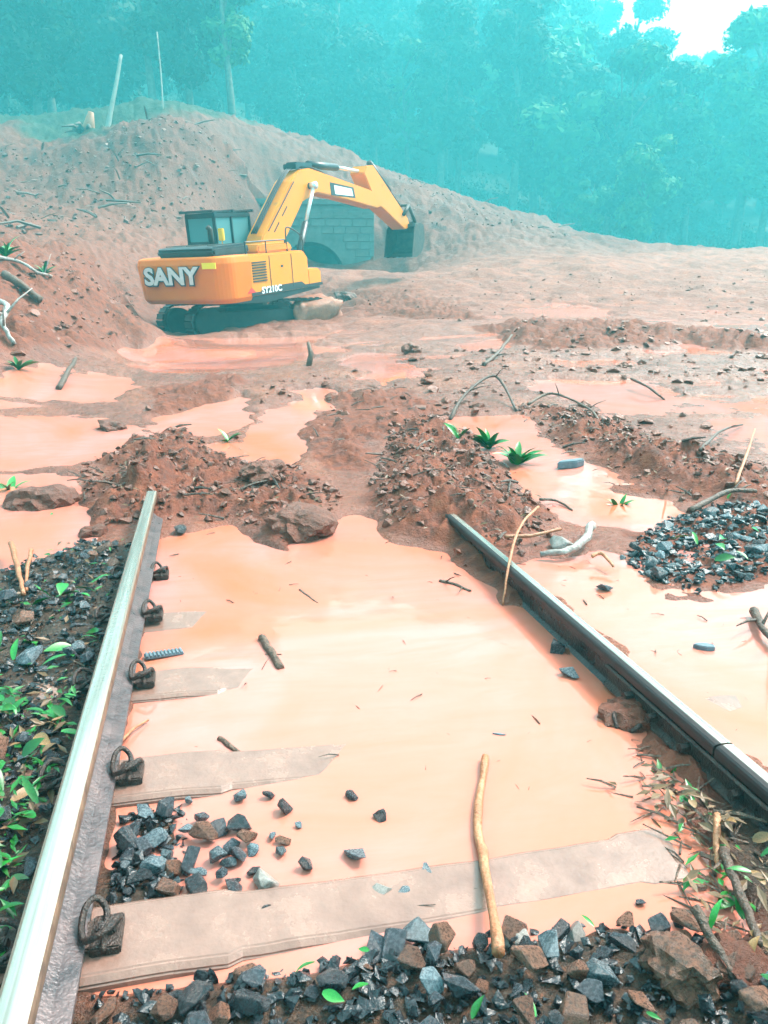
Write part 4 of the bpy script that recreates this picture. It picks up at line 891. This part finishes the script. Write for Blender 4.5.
# ------------------------------------------------------------------ sticks, branches, roots
def stick(pts, rad, m, label, lifts=None, name='stick', cat='stick', taper=0.6, twigs=0, knob=0.25, n=7):
    ps = []
    for i, q in enumerate(pts):
        p = seat(q[0], q[1]); L_ = float(level(np.array([p.x]), np.array([p.y]))[0]); p.z = max(p.z, L_ - 0.005)
        ps.append(p + Vector((0, 0, rad * 0.6 + (lifts[i] if lifts else 0))))
    path = smooth_path(ps, 5); k = len(path)
    path = [p + Vector((RND.uniform(-1, 1), RND.uniform(-1, 1), RND.uniform(-.5, .5))) * rad * 0.25 for p in path]
    rs = [rad * (1 - (1 - taper) * i / (k - 1)) * RND.uniform(1 - knob * .5, 1 + knob * .5) for i in range(k)]
    base = ps[0]; mb = MB().tube([p - base for p in path], rs, n)
    root = mb.obj(name, m, None, smooth=True); root.location = base; tag(root, label, cat)
    for t in range(twigs):
        i = RND.randint(k // 4, k - 2); q = path[i] - base; dr = Vector((RND.uniform(-1, 1), RND.uniform(-1, 1), RND.uniform(.1, .7))).normalized(); ln = rad * RND.uniform(6, 14)
        MB().tube([q, q + dr * ln * .5, q + dr * ln + Vector((0, 0, -.1 * ln))], [rad * .4, rad * .3, rad * .12], 5).obj('twig', m, root, smooth=True)
    return root
def stick_up(px_, py0, py1, rad, m, label, dx=0):
    p = seat(px_, py0); d_ = (np.array(p) - CAM) @ fwv; q = Vector(dp(px_ + dx, py1, d_)); h = q - p
    mb = MB().tube([(0, 0, -.05), h * .5 + Vector((rad, 0, 0)), h], [rad, rad * .9, rad * .5], 7); o = mb.obj('branch_stub', m, None, smooth=True); o.location = p; return tag(o, label, 'branch')
stick([(485, 778), (477, 838), (483, 890), (498, 975)], .011, 'pale_wood', 'long pale peeled stick lying across the nearest sleeper onto the stones', [.012, .01, .02, .05], taper=1.15, knob=.4)
stick([(716, 826), (715, 855), (717, 886)], .010, 'pale_wood', 'short orange stick beside the near clip of the right rail', [.03, .03, .02])
stick([(722, 868), (735, 915), (757, 958)], .014, 'bark', 'dark stick crossing the right end of the nearest sleeper', [.04, .04, .03])
stick([(690, 940), (732, 990)], .012, 'bark', 'brown stick leaning on the orange brown boulder', [.08, .02])
stick([(262, 650), (270, 664), (281, 682)], .017, 'bark', 'thick dark bark piece floating in the pool left of mid track', taper=.9)
stick([(220, 754), (246, 774)], .010, 'bark', 'short dark stick floating between the second and third sleepers')
stick([(450, 421), (468, 405), (495, 396), (516, 412)], .022, 'bark', 'dark branch arching over the far end of the centre mud heap', [0, .15, .22, 0], 'branch', 'branch', twigs=2)
stick([(484, 366), (498, 360), (511, 352)], .035, 'bark', 'straight dark stick propped on the flat beyond the arching branch', [0, .1, .28], 'branch', 'branch', twigs=1)
stick([(528, 408), (552, 401), (588, 414), (600, 425)], .018, 'bark', 'thin dark branch along the mud ridge below the long pool', [.03, .08, .05, 0], 'branch', 'branch', twigs=3)
stick([(630, 392), (645, 398), (664, 403)], .02, 'bark', 'bent dark twig lying in the long pool', [.12, .1, .0], 'branch', 'branch', twigs=1)
stick([(-10, 262), (20, 268), (38, 276), (52, 277)], .04, 'grey_wood', 'pale root running along the top of the left bank', [.1, .1, .05, 0], 'root', 'root', twigs=2)
stick([(6, 283), (20, 292), (42, 306)], .08, 'bark', 'dark grey log lying down the left bank', [.1, .1, .05], 'log', 'log', taper=.8)
stick([(-4, 312), (9, 318), (4, 332), (15, 346)], .05, 'grey_wood', 'crooked grey branch at the left edge under the dark log', [.15, .15, .1, 0], 'branch', 'branch', twigs=3)
stick([(60, 394), (70, 381), (78, 376)], .04, 'bark', 'short dark branch stump by the left orange puddle', [0, .1, .2], 'branch', 'branch')
stick([(536, 548), (518, 566), (508, 588), (503, 606)], .009, 'pale_wood', 'pale root draped over the right rail', [.24, .21, .12, .0], 'root', 'root')
stick([(505, 546), (530, 545), (560, 538)], .012, 'pale_wood', 'straight orange stick lying behind the right rail', [.05, .05, .05], taper=.8)
stick([(590, 536), (583, 552), (565, 562), (540, 560)], .028, 'grey_wood', 'thick pale bent root beside the pale grey rock', [.05, .05, .04, .02], 'root', 'root')
stick([(735, 486), (745, 468), (752, 452)], .014, 'pale_wood', 'orange twig standing on the mud near the right picture edge', [.0, .1, .2])
stick([(118, 752), (135, 742), (150, 735)], .006, 'pale_wood', 'thin orange twig beside the clip of the second sleeper', [.02, .02, .01])
stick([(14, 566), (20, 582), (24, 600)], .016, 'pale_wood', 'orange splintered stick at the left edge, left one of a pair', [.08, .05, .02])
stick([(33, 566), (29, 580), (27, 596)], .012, 'pale_wood', 'orange splintered stick at the left edge, right one of a pair', [.08, .05, .02])
stick([(540, 503), (556, 511), (572, 518)], .012, 'bark', 'thin straight stick at the right foot of the centre mud heap', [.02, .02, .0])
stick([(752, 628), (760, 648), (775, 668)], .02, 'bark', 'brown stick in the water at the right edge below the stone heap', [.02, .03, .02], twigs=3)
stick([(690, 520), (725, 505), (755, 500)], .022, 'bark', 'dark twig on top of the far side of the blue grey stone heap', [.05, .08, .05], twigs=2)
stick([(590, 578), (600, 576), (612, 583)], .012, 'pale_wood', 'small pale twig on the lone stone right of the right rail', [.06, .07, .04])
stick([(300, 600), (308, 606), (318, 613)], .007, 'bark', 'tiny dark twig floating in the upper left of the main pool')
stick([(440, 592), (455, 596), (470, 603)], .012, 'bark', 'brown twig floating at the foot of the centre mud heap', twigs=2)
stick([(700, 455), (720, 440), (742, 432)], .016, 'bark', 'dark branch over the right puddle near the picture edge', [.03, .08, .02], 'branch', 'branch', twigs=2)
stick_up(308, 366, 342, .05, 'bark', 'dark stub standing upright in the pool before the excavator')
stick_up(432, 368, 356, .05, 'bark', 'tiny stump on the mud flat left of the propped dark stick', 4) if False else None
# uncountable twig litter on the heaps
def twig_litter(name, polys, n, seed, label, lmin=.05, lmax=.25):
    rg = np.random.RandomState(seed); q = rand_in(polys, n, rg); z_ = terrain(q[:, 0], q[:, 1]); L_ = level(q[:, 0], q[:, 1]); m = MB()
    for (x_, y_), zz, l0 in zip(q, z_, L_):
        if abs(abs(x_ - .02) - .89) < 0.1 and y_ < 4.7: continue
        a = rg.rand() * 6.28; ln = lmin + (lmax - lmin) * rg.rand() ** 2; r_ = min(ln * rg.uniform(.025, .06), .06); p = Vector((x_, y_, max(zz, l0) + r_)); dv = Vector((math.cos(a), math.sin(a), rg.uniform(-.1, .35))) * ln
        m.tube([p, p + dv * .5 + Vector((0, 0, rg.uniform(0, .1) * ln)), p + dv], [r_, r_ * .9, r_ * .5], 4)
    o = m.obj(name, 'bark'); tag(o, label, None, None, 'stuff')
FLOAT_ = [(POOLS[0], .6), (POOLS[1], .4)]
RIGHTEDGE = [tuple(at(*q)[:2]) for q in [(610, 790), (660, 770), (730, 830), (768, 870), (768, 1000), (690, 940), (660, 820)]]
twig_litter('woody_litter', [(MOUNDS[0][0], .2), (MOUNDS[1][0], .25), (MOUNDS[3][0], .25), (MOUNDS[4][0], .1)], 420, 41, 'broken twigs and bark bits littering the mud heaps', .03, .22)
twig_litter('twig_litter', [(LEFTBED, .42), (RIGHTEDGE, .28), (MOUNDS[8][0], .3)], 330, 42, 'fine twigs among leaves and stones beside the rails', .03, .13)
twig_litter('floating_litter', FLOAT_, 110, 44, 'tiny bark and leaf specks floating on the muddy water', .01, .07)
twig_litter('slope_branches', [([tuple(at(*q)[:2]) for q in [(-20, 240), (-20, 140), (100, 145), (170, 118), (300, 170), (250, 250)]], .6), ([tuple(at(*q)[:2]) for q in [(390, 250), (400, 172), (470, 202), (610, 248)]], .4)], 90, 43, 'broken branches lying on the landslide slope', .5, 2.2)

# ------------------------------------------------------------------ leaves and plants
def leaf_mesh(name, m, L_=1.0, w=0.32, curl=0.25, seg=6):
    vs = []; fs = []
    for i in range(seg + 1):
        t = i / seg; ww = w * math.sin(math.pi * (0.06 + 0.94 * t) ** 0.8) * 0.5 + 0.004; zc = math.sin(t * 1.9) * curl
        vs += [(-ww, t * L_, zc + ww * .35), (0, t * L_, zc), (ww, t * L_, zc + ww * .35)]
    for i in range(seg):
        a = i * 3; fs += [(a, a + 1, a + 4, a + 3), (a + 1, a + 2, a + 5, a + 4)]
    return MB().add(vs, fs).mesh(name, m, smooth=True)
LEAF = [leaf_mesh('leaf', 'leaf', 1, w_, c_) for w_, c_ in ((.3, .2), (.45, .1), (.5, .3), (.22, .35))]
DRY = [leaf_mesh('leaf', 'leaf_dry', 1, w_, c_) for w_, c_ in ((.4, .3), (.5, .15), (.35, -.2))]
def plant(px_, py_, nl, size, label, spread=1.0, cat='plant', name='leafy_plant', offs=None, up=0.5):
    p = seat(px_, py_); root = empty(name, p); tag(root, label, cat)
    MB().tube([(0, 0, -.03), (0.01 * size, 0, .25 * size), (0.02, 0.02, .5 * size * up)], [.02 * size, .018 * size, .008 * size], 6).obj('stem', 'leaf', root)
    for i in range(nl):
        a = 6.28 * i / nl + RND.uniform(-.4, .4); s_ = size * RND.uniform(.6, 1.1); t = RND.uniform(.1, .9)
        link('leaf', RND.choice((LEAF[0], LEAF[3], LEAF[3])), root, (0.02 * t, .02 * t, size * .4 * t * up), (RND.uniform(.0, .7) * up * 2, RND.uniform(-.5, .5), a), (s_, s_, s_))
    return root
plant(488, 452, 26, .22, 'dense green leafy sprig on the centre mud heap, left one of two', up=.6)
plant(516, 468, 20, .27, 'long leaved green sprig on the centre mud heap, right one of two', up=.35)
plant(459, 440, 5, .2, 'tiny green sprout near the top of the centre mud heap')
plant(18, 371, 13, .26, 'low green plant at the edge of the left orange puddle', up=.4)
plant(6, 258, 16, .42, 'green plant on top of the left bank at the picture edge')
plant(44, 276, 12, .32, 'small green weed under the pale root on the left bank', up=.5)
plant(227, 443, 5, .16, 'tiny green weed on the mud left of mid track', up=.4)
plant(663, 797, 10, .10, 'dark green leaf bunch in the debris by the right rail', up=.4)
plant(618, 512, 8, .14, 'green sprig on the mud left behind the blue grey stone heap')
plant(8, 496, 5, .2, 'green sprig in shallow water at the left picture edge', up=.4)
plant(50, 525, 5, .10, 'tiny green weed at the foot of the lone mud clod', up=.3)
plant(496, 930, 7, .055, 'small green weed at the foot of the pale stick', up=.4)
plant(345, 577, 4, .05, 'tiny weed bit floating in the main pool', up=.2) if False else None
p = seat(492, 772); r = clod(493, 776, .07, 'brown leaf tuft caught on the upper end of the pale stick', 'leaf_dry', seed=21, name='leaf_tuft', cat='debris', lift=.25)
def leaf_label(kind):
    return lambda x_, y_, s_, m_: '%s%s leaf left of the left rail, %s, %s' % ('long ' if s_ > m_ else 'small ', kind, 'beside the rail' if x_ > -1.12 else 'half way out' if x_ > -1.3 else 'at picture edge', 'by first sleeper' if y_ < 1.7 else 'between first and second sleeper' if y_ < 2.0 else 'by second sleeper' if y_ < 2.25 else 'before third sleeper')
def edge_label(kind):
    return lambda x_, y_, s_, m_: '%s%s leaf by the near right rail, %s of the litter strip, %s' % ('long ' if s_ > m_ else 'small ', kind, 'far end' if y_ > 1.7 else 'middle' if y_ > 1.35 else 'near end', 'rail side' if x_ > .75 else 'water side')
def leaf_scatter(poly, n, smin, smax, meshes, label, group, lift=.03, name='fallen_leaf'):
    got = 0; xs = [p_[0] for p_ in poly]; ys = [p_[1] for p_ in poly]
    while got < n:
        x_, y_ = RND.uniform(min(xs), max(xs)), RND.uniform(min(ys), max(ys))
        if not in_poly(x_, y_, poly) or abs(abs(x_ - .02) - .89) < .1: continue
        s_ = RND.uniform(smin, smax); got += 1
        dk = RND.choice(meshes); o = link(name, dk, None, (x_, y_, zt(x_, y_) + lift + RND.uniform(0, .03)), (RND.uniform(-.5, .5), RND.uniform(-.6, .6), RND.uniform(0, 6.28)), (s_, s_, s_)); tag(o, label(x_, y_, s_, smin + (smax - smin) * .55) if callable(label) else label, 'leaf', group)
LEAFBED = [(-1.55, 1.25), (-0.95, 1.25), (-0.95, 2.6), (-1.3, 2.7), (-1.6, 2.2)]
leaf_scatter(LEAFBED, 130, .035, .10, LEAF, leaf_label('green'), 'green leaves left of the left rail')
leaf_scatter([(-1.6, 2.7), (-0.95, 2.7), (-0.95, 3.9), (-1.3, 4.1)], 22, .05, .11, LEAF, lambda x_, y_, s_, m_: '%s green leaf beyond the third sleeper, %s, %s' % ('long' if s_ > m_ else 'small', 'beside the left rail' if x_ > -1.2 else 'away from the left rail', 'nearer' if y_ < 3.1 else 'half way' if y_ < 3.5 else 'far end'), 'green leaves beyond the third sleeper')
leaf_scatter(LEAFBED, 34, .035, .08, DRY, leaf_label('brown'), 'brown leaves left of the left rail')
leaf_scatter(RIGHTEDGE, 24, .03, .075, DRY, edge_label('brown'), 'brown leaves by the right rail', .02)
leaf_scatter(RIGHTEDGE, 9, .03, .07, LEAF, edge_label('green'), 'green leaves by the right rail', .02)
leaf_scatter(near_poly, 18, .025, .05, LEAF, 'small green leaf between the stones along the bottom edge', 'green leaves along the bottom edge', .03)
leaf_scatter(HEAP, 8, .07, .13, LEAF, 'green leaf lying on the blue grey stone heap', 'green leaves on the stone heap', .06)
def leaf_litter(name, polys, n, m, seed, smin, smax, label):
    rg = np.random.RandomState(seed); q = rand_in(polys, n, rg); q = q[~((np.abs(np.abs(q[:, 0] - .02) - .89) < 0.1))]; n = len(q)
    P = np.stack([q[:, 0], q[:, 1], surface(q[:, 0], q[:, 1]) + rg.uniform(.008, .045, n)], 1); a = rg.rand(n) * 6.28; s_ = rg.uniform(smin, smax, n)[:, None]
    t1 = np.stack([np.cos(a), np.sin(a), rg.uniform(-.5, .5, n)], 1); t2 = np.stack([-np.sin(a), np.cos(a), rg.uniform(-.6, .6, n)], 1); up_ = np.array([0, 0, .12])
    V_ = np.stack([P - t1 * s_, P - t1 * s_ * .2 + t2 * s_ * .34 + up_ * s_, P + t1 * s_, P - t1 * s_ * .2 - t2 * s_ * .34 + up_ * s_], 1).reshape(-1, 3)
    tag(link(name, np_mesh(name, V_, np.arange(4 * n).reshape(-1, 4), m, False)), label, None, None, 'stuff')
leaf_litter('leaf_litter', [(LEAFBED, .75), (LEFTBED, .5), (RIGHTEDGE, .03)], 700, 'leaf', 51, .008, .03, 'small torn green leaves littering the ballast beside the rails')
leaf_litter('dry_litter', [(LEAFBED, .4), (LEFTBED, .5), (RIGHTEDGE, .12), (MOUNDS[0][0], .25), (MOUNDS[1][0], .2), (MOUNDS[3][0], .3)], 900, 'leaf_dry', 52, .008, .032, 'small brown dead leaves and bark flakes on ballast and mud')
# flotsam
p = seat(165, 668); m = MB(); m.box((0, 0, .004), (.075, .024, .004))
pad = m.obj('rail_pad', 'blue_plastic', None, .002); pad.location = (p.x, p.y, .004); pad.rotation_euler = (0, .04, .22); tag(pad, 'ribbed grey blue rail pad floating beside the left rail', 'rail pad')
for i in range(10): MB().box((-.066 + i * .0147, 0, .0105), (.004, .022, .003)).obj('rib', 'blue_plastic', pad)
for px_, py_, h, lab, az_ in ((498, 751, (.022, .005, .003), 'tiny blue plastic strip floating near the pale stick', -.2), (703, 661, (.045, .022, .01), 'dark blue flat scrap floating right of the right rail', -.3), (570, 471, (.15, .055, .03), 'blue grey flat slab lying in the channel right of the centre heap', .5)):
    p = seat(px_, py_); n_ = 9; ol = [(h[0] * math.cos(2 * math.pi * k / n_) * RND.uniform(.75, 1.1), h[1] * math.sin(2 * math.pi * k / n_) * RND.uniform(.75, 1.1)) for k in range(n_)]
    o = MB().prism(ol, 0, h[2] * 2, 'z').obj('scrap', 'blue_plastic', None, h[2] * .3); o.location = (p.x, p.y, max(p.z, float(level(np.array([p.x]), np.array([p.y]))[0])) - .002); o.rotation_euler = (0, 0, az_ - YAW); tag(o, lab, 'scrap')

# ------------------------------------------------------------------ forest on the mountainside
def crown_mesh(name, m, H, W_, n, seed, leaf=.27, narrow=False):
    rg = np.random.RandomState(seed); C = []
    nb = 20
    for i in range(nb):       # leaf clumps along limbs
        t = rg.uniform(.2, 1.0); r_ = W_ * (math.sin(math.pi * min(1, (1.12 - t) * 1.15)) ** .7) * rg.uniform(.25, .8); a = rg.rand() * 6.28
        C.append((r_ * math.cos(a), r_ * math.sin(a), H * t, W_ * rg.uniform(.26, .46)))
    Cn = np.array(C); k = rg.randint(nb, size=n); u = rg.normal(size=(n, 3)); u /= np.linalg.norm(u, axis=1)[:, None]; rad = rg.uniform(.45, 1.1, n)
    P = Cn[k, :3] + u * (Cn[k, 3] * rad)[:, None] * [1, 1, .75]
    nrm = u + rg.normal(size=(n, 3)) * .6 + [0, 0, .4]; nrm /= np.linalg.norm(nrm, axis=1)[:, None]; t1 = np.cross(nrm, rg.normal(size=(n, 3))); t1 /= np.linalg.norm(t1, axis=1)[:, None]; t2 = np.cross(nrm, t1)
    s_ = leaf * rg.uniform(.6, 1.5, n)[:, None]
    V_ = np.stack([P - t1 * s_, P + t2 * s_ * .5, P + t1 * s_, P - t2 * s_ * .5], 1).reshape(-1, 3)
    return np_mesh(name, V_, np.arange(4 * n).reshape(-1, 4), m, False), Cn
def trunk_mesh(H, Cn, seed, m='trunk'):
    rg = random.Random(seed); b_ = MB(); ax = lambda t: Vector((math.sin(t * 3 + seed) * .03 * H, math.cos(t * 2.3 + seed) * .03 * H, t * H))
    o0 = ax(0); b_.tube([ax(t / 8 * .9) - Vector((o0.x, o0.y, 0)) - Vector((0, 0, 1.5 if t == 0 else 0)) for t in range(9)], [H * .022 * (1 - .85 * t / 8) for t in range(9)], 7)
    for c in Cn[:10]:
        t = min(.85, max(.25, c[2] / H - .15)); s0 = ax(t) - Vector((o0.x, o0.y, 0)); e = Vector(c[:3]); b_.tube([s0, (s0 + e) / 2 + Vector((0, 0, .03 * H)), e], [H * .009, H * .006, H * .002], 5)
    return b_.mesh('trunk', m, smooth=True)
protos = []
for i, (H, W_, mm, nn) in enumerate([(17, 4.6, 'crown', 9000), (21, 4.2, 'crown', 9000), (15, 5.2, 'crown', 9000), (19, 3.4, 'crown_light', 8000), (12, 4.0, 'crown_light', 7000)]):
    cm, Cn = crown_mesh('crown', mm, H, W_, nn, 60 + i); protos.append((H, trunk_mesh(H, Cn, i), cm))
def tree(x_, y_, h, k, label, group, name='tree'):
    H, tm, cm = protos[k]; s_ = h / H; r_ = empty(name, (x_, y_, zt(x_, y_) - .1), (0, 0, RND.uniform(0, 6.28))); r_.scale = (s_ * RND.uniform(.9, 1.2), s_ * RND.uniform(.9, 1.2), s_)
    link('trunk', tm, r_); link('crown', cm, r_); tag(r_, label, 'tree', group)
def px_place(px_, d_):
    r_ = ray(px_, 100); rh = r_ - np.array([0, 0, r_[2]]); q = CAM + rh * (d_ / math.hypot(rh[0], rh[1])); return q[0], q[1]
rowsT = [(78, 34, (13, 19), -40, 810), (98, 34, (16, 21), -60, 830), (120, 34, (17, 23), -50, 820), (146, 34, (18, 25), -60, 830), (176, 36, (18, 25), -50, 820)]
zone = lambda px_: 'left' if px_ < 230 else ('middle' if px_ < 520 else 'right')
ordn = 'first second third fourth fifth sixth seventh eighth ninth tenth eleventh twelfth thirteenth fourteenth fifteenth sixteenth seventeenth eighteenth nineteenth twentieth'.split()
rown = ['front forest row', 'second forest row', 'third forest row', 'fourth forest row', 'last forest row']
cnt = {}
for ti, (d_, st, hh, a_, b_) in enumerate(rowsT):
    px_ = a_
    while px_ <= b_:
        q = px_ + RND.uniform(-.35, .35) * st; dd = d_ * RND.uniform(.94, 1.08); px_ += st
        if q > 235: dd = (112, 134, 158, 184, 212)[ti] * RND.uniform(.95, 1.05)
        X_, Y_ = px_place(q, dd)
        if poly_sd(np.array([X_]), np.array([Y_]), SCAR)[0] < 1.0: 
            dd += 5; X_, Y_ = px_place(q, dd)
            if poly_sd(np.array([X_]), np.array([Y_]), SCAR)[0] < 0.5: continue
        h = RND.uniform(*hh) * (1.5 if q > 440 else 1.15 if q > 235 else 1); gz = zt(X_, Y_)
        top_row = -40
        if q > 745: top_row = 62
        elif q > 590: top_row = 95 if q > 645 else 45
        h = min(h, (CZ + (304 - top_row) * dd / F * 0.98 - gz) * .93)
        if h < 6 or (ti == 0 and 78 < q < 140): continue
        z_ = zone(q)
        kk = RND.choice((0, 1, 2, 0, 1, 2, 3)) if z_ != 'right' else RND.choice((0, 1, 3, 3, 4, 4))
        adj = ('dark', 'hazy', 'misty', 'faint', 'fading')[ti]
        cnt[(ti, z_)] = cnt.get((ti, z_), 0) + 1
        side = {'left': 'left third of the picture', 'middle': 'middle of the picture', 'right': 'right third of the picture'}[z_]
        label = '%s tree, %s from left in the %s, %s' % (adj, ordn[cnt[(ti, z_)] - 1], rown[ti], z_)
        tree(X_, Y_, h, kk, label, 'trees of the hazy forest')
X_, Y_ = px_place(648, 97); tree(X_, Y_, 13.0, 4, 'bright light green tree low in front of the misty forest on the right', None, 'light_green_tree')
X_, Y_ = px_place(598, 100); tree(X_, Y_, 8, 4, 'small light green tree left of the brighter one at the forest foot', None, 'light_green_tree')
def dead_trunk(pts, d_, r0, r1, label, mat_='trunk_pale'):
    P = [Vector(dp(a, b_, d_)) for a, b_ in pts]; base = P[0]; o = MB().tube([p - base for p in smooth_path(P, 4)], [r0 + (r1 - r0) * i / (4 * (len(P) - 1)) for i in range(4 * (len(P) - 1) + 1)], 8).obj('dead_trunk', mat_, None, smooth=True); o.location = base; tag(o, label, 'tree trunk')
dead_trunk([(107, 134), (111, 110), (116, 85), (121, 55)], 48.5, .17, .10, 'bare pale trunk rising from the slope edge in the upper left')
dead_trunk([(163, 112), (161, 75), (157, 32)], 49.5, .055, .04, 'thin pale pole standing at the top of the slope')
def stump():
    p = Vector(dp(86, 146, 46.5)); p.z = zt(p.x, p.y); r_ = empty('uprooted_stump', p); tag(r_, 'uprooted stump with orange broken wood on the slope under the bare pale trunk', 'stump')
    MB().tube([(0, 0, -.3), (0.3, -.1, .6), (.5, -.3, 1.3)], [.42, .34, .16], 9).obj('wood', 'pale_wood', r_, smooth=True); rg = random.Random(3)
    for i in range(9):
        a = rg.uniform(0, 6.28); l_ = rg.uniform(.8, 1.8); MB().tube([(0, 0, .1), (math.cos(a) * l_ * .5, math.sin(a) * l_ * .5, rg.uniform(.2, .7)), (math.cos(a) * l_, math.sin(a) * l_, rg.uniform(-.2, .4))], [.16, .1, .03], 6).obj('root', 'bark', r_, smooth=True)
stump()
# undergrowth on the forest floor, one mass
rg = np.random.RandomState(77); U = np.stack([rg.uniform(-50, 80, 14000), rg.uniform(40, 135, 14000)], 1)
s_ = poly_sd(U[:, 0], U[:, 1], SCAR); U = U[(s_ > -0.6) & (U[:, 1] > 92) & (rg.rand(14000) < np.clip(1.2 - s_ / 60, .3, 1))]
zu = terrain(U[:, 0], U[:, 1]); n = len(U); k = 10
P = np.repeat(np.stack([U[:, 0], U[:, 1], zu], 1), k, 0) + rg.normal(size=(n * k, 3)) * [.5, .5, .35] + [0, 0, .5]; N_ = n * k
t1 = rg.normal(size=(N_, 3)); t1 /= np.linalg.norm(t1, axis=1)[:, None]; t2 = np.cross(t1, rg.normal(size=(N_, 3))); t2 /= np.linalg.norm(t2, axis=1)[:, None]; sz = .24 * rg.uniform(.5, 1.4, (N_, 1))
o = link('undergrowth', np_mesh('undergrowth', np.stack([P - t1 * sz, P + t2 * sz * .5, P + t1 * sz, P - t2 * sz * .5], 1).reshape(-1, 3), np.arange(4 * N_).reshape(-1, 4), 'crown', False)); tag(o, 'dark green undergrowth on the forest floor', None, None, 'stuff')

# ------------------------------------------------------------------ haze: one closed box of air
hz = MB(); hz.box((0, 0, 60), (430, 430, 68)); ho = hz.obj('haze', bpy.data.materials.new('haze_air')); ho['kind'] = 'stuff'
hm = ho.data.materials[0]; hm.use_nodes = True; t = hm.node_tree; t.nodes.clear()
pv = t.nodes.new('ShaderNodeVolumePrincipled'); pv.inputs['Color'].default_value = (*HAZE_COL, 1); pv.inputs['Density'].default_value = HAZE_DENSITY
om = t.nodes.new('ShaderNodeOutputMaterial'); t.links.new(pv.outputs[0], om.inputs['Volume'])

# ------------------------------------------------------------------ single out look-alikes by their place among each other
same = {}
for o in list(scn.objects):
    if o.parent is None and o.get('group') and o.get('label'): same.setdefault((o['group'], o['label']), []).append(o)
for (g_, l_), os_ in same.items():
    n = len(os_)
    if n < 2 or n > 20: continue
    os_.sort(key=lambda o: proj(o.location)[0])
    for k, o in enumerate(os_):
        w = ('left one' if k == 0 else 'right one') if n == 2 else ('leftmost' if k == 0 else 'rightmost' if k == n - 1 else 'middle one' if n == 3 else '%s from left' % ordn[k])
        t = l_ + ', ' + w
        t = t.replace(' of the litter strip', ''); o['label'] = t if len(t.split()) <= 16 else l_
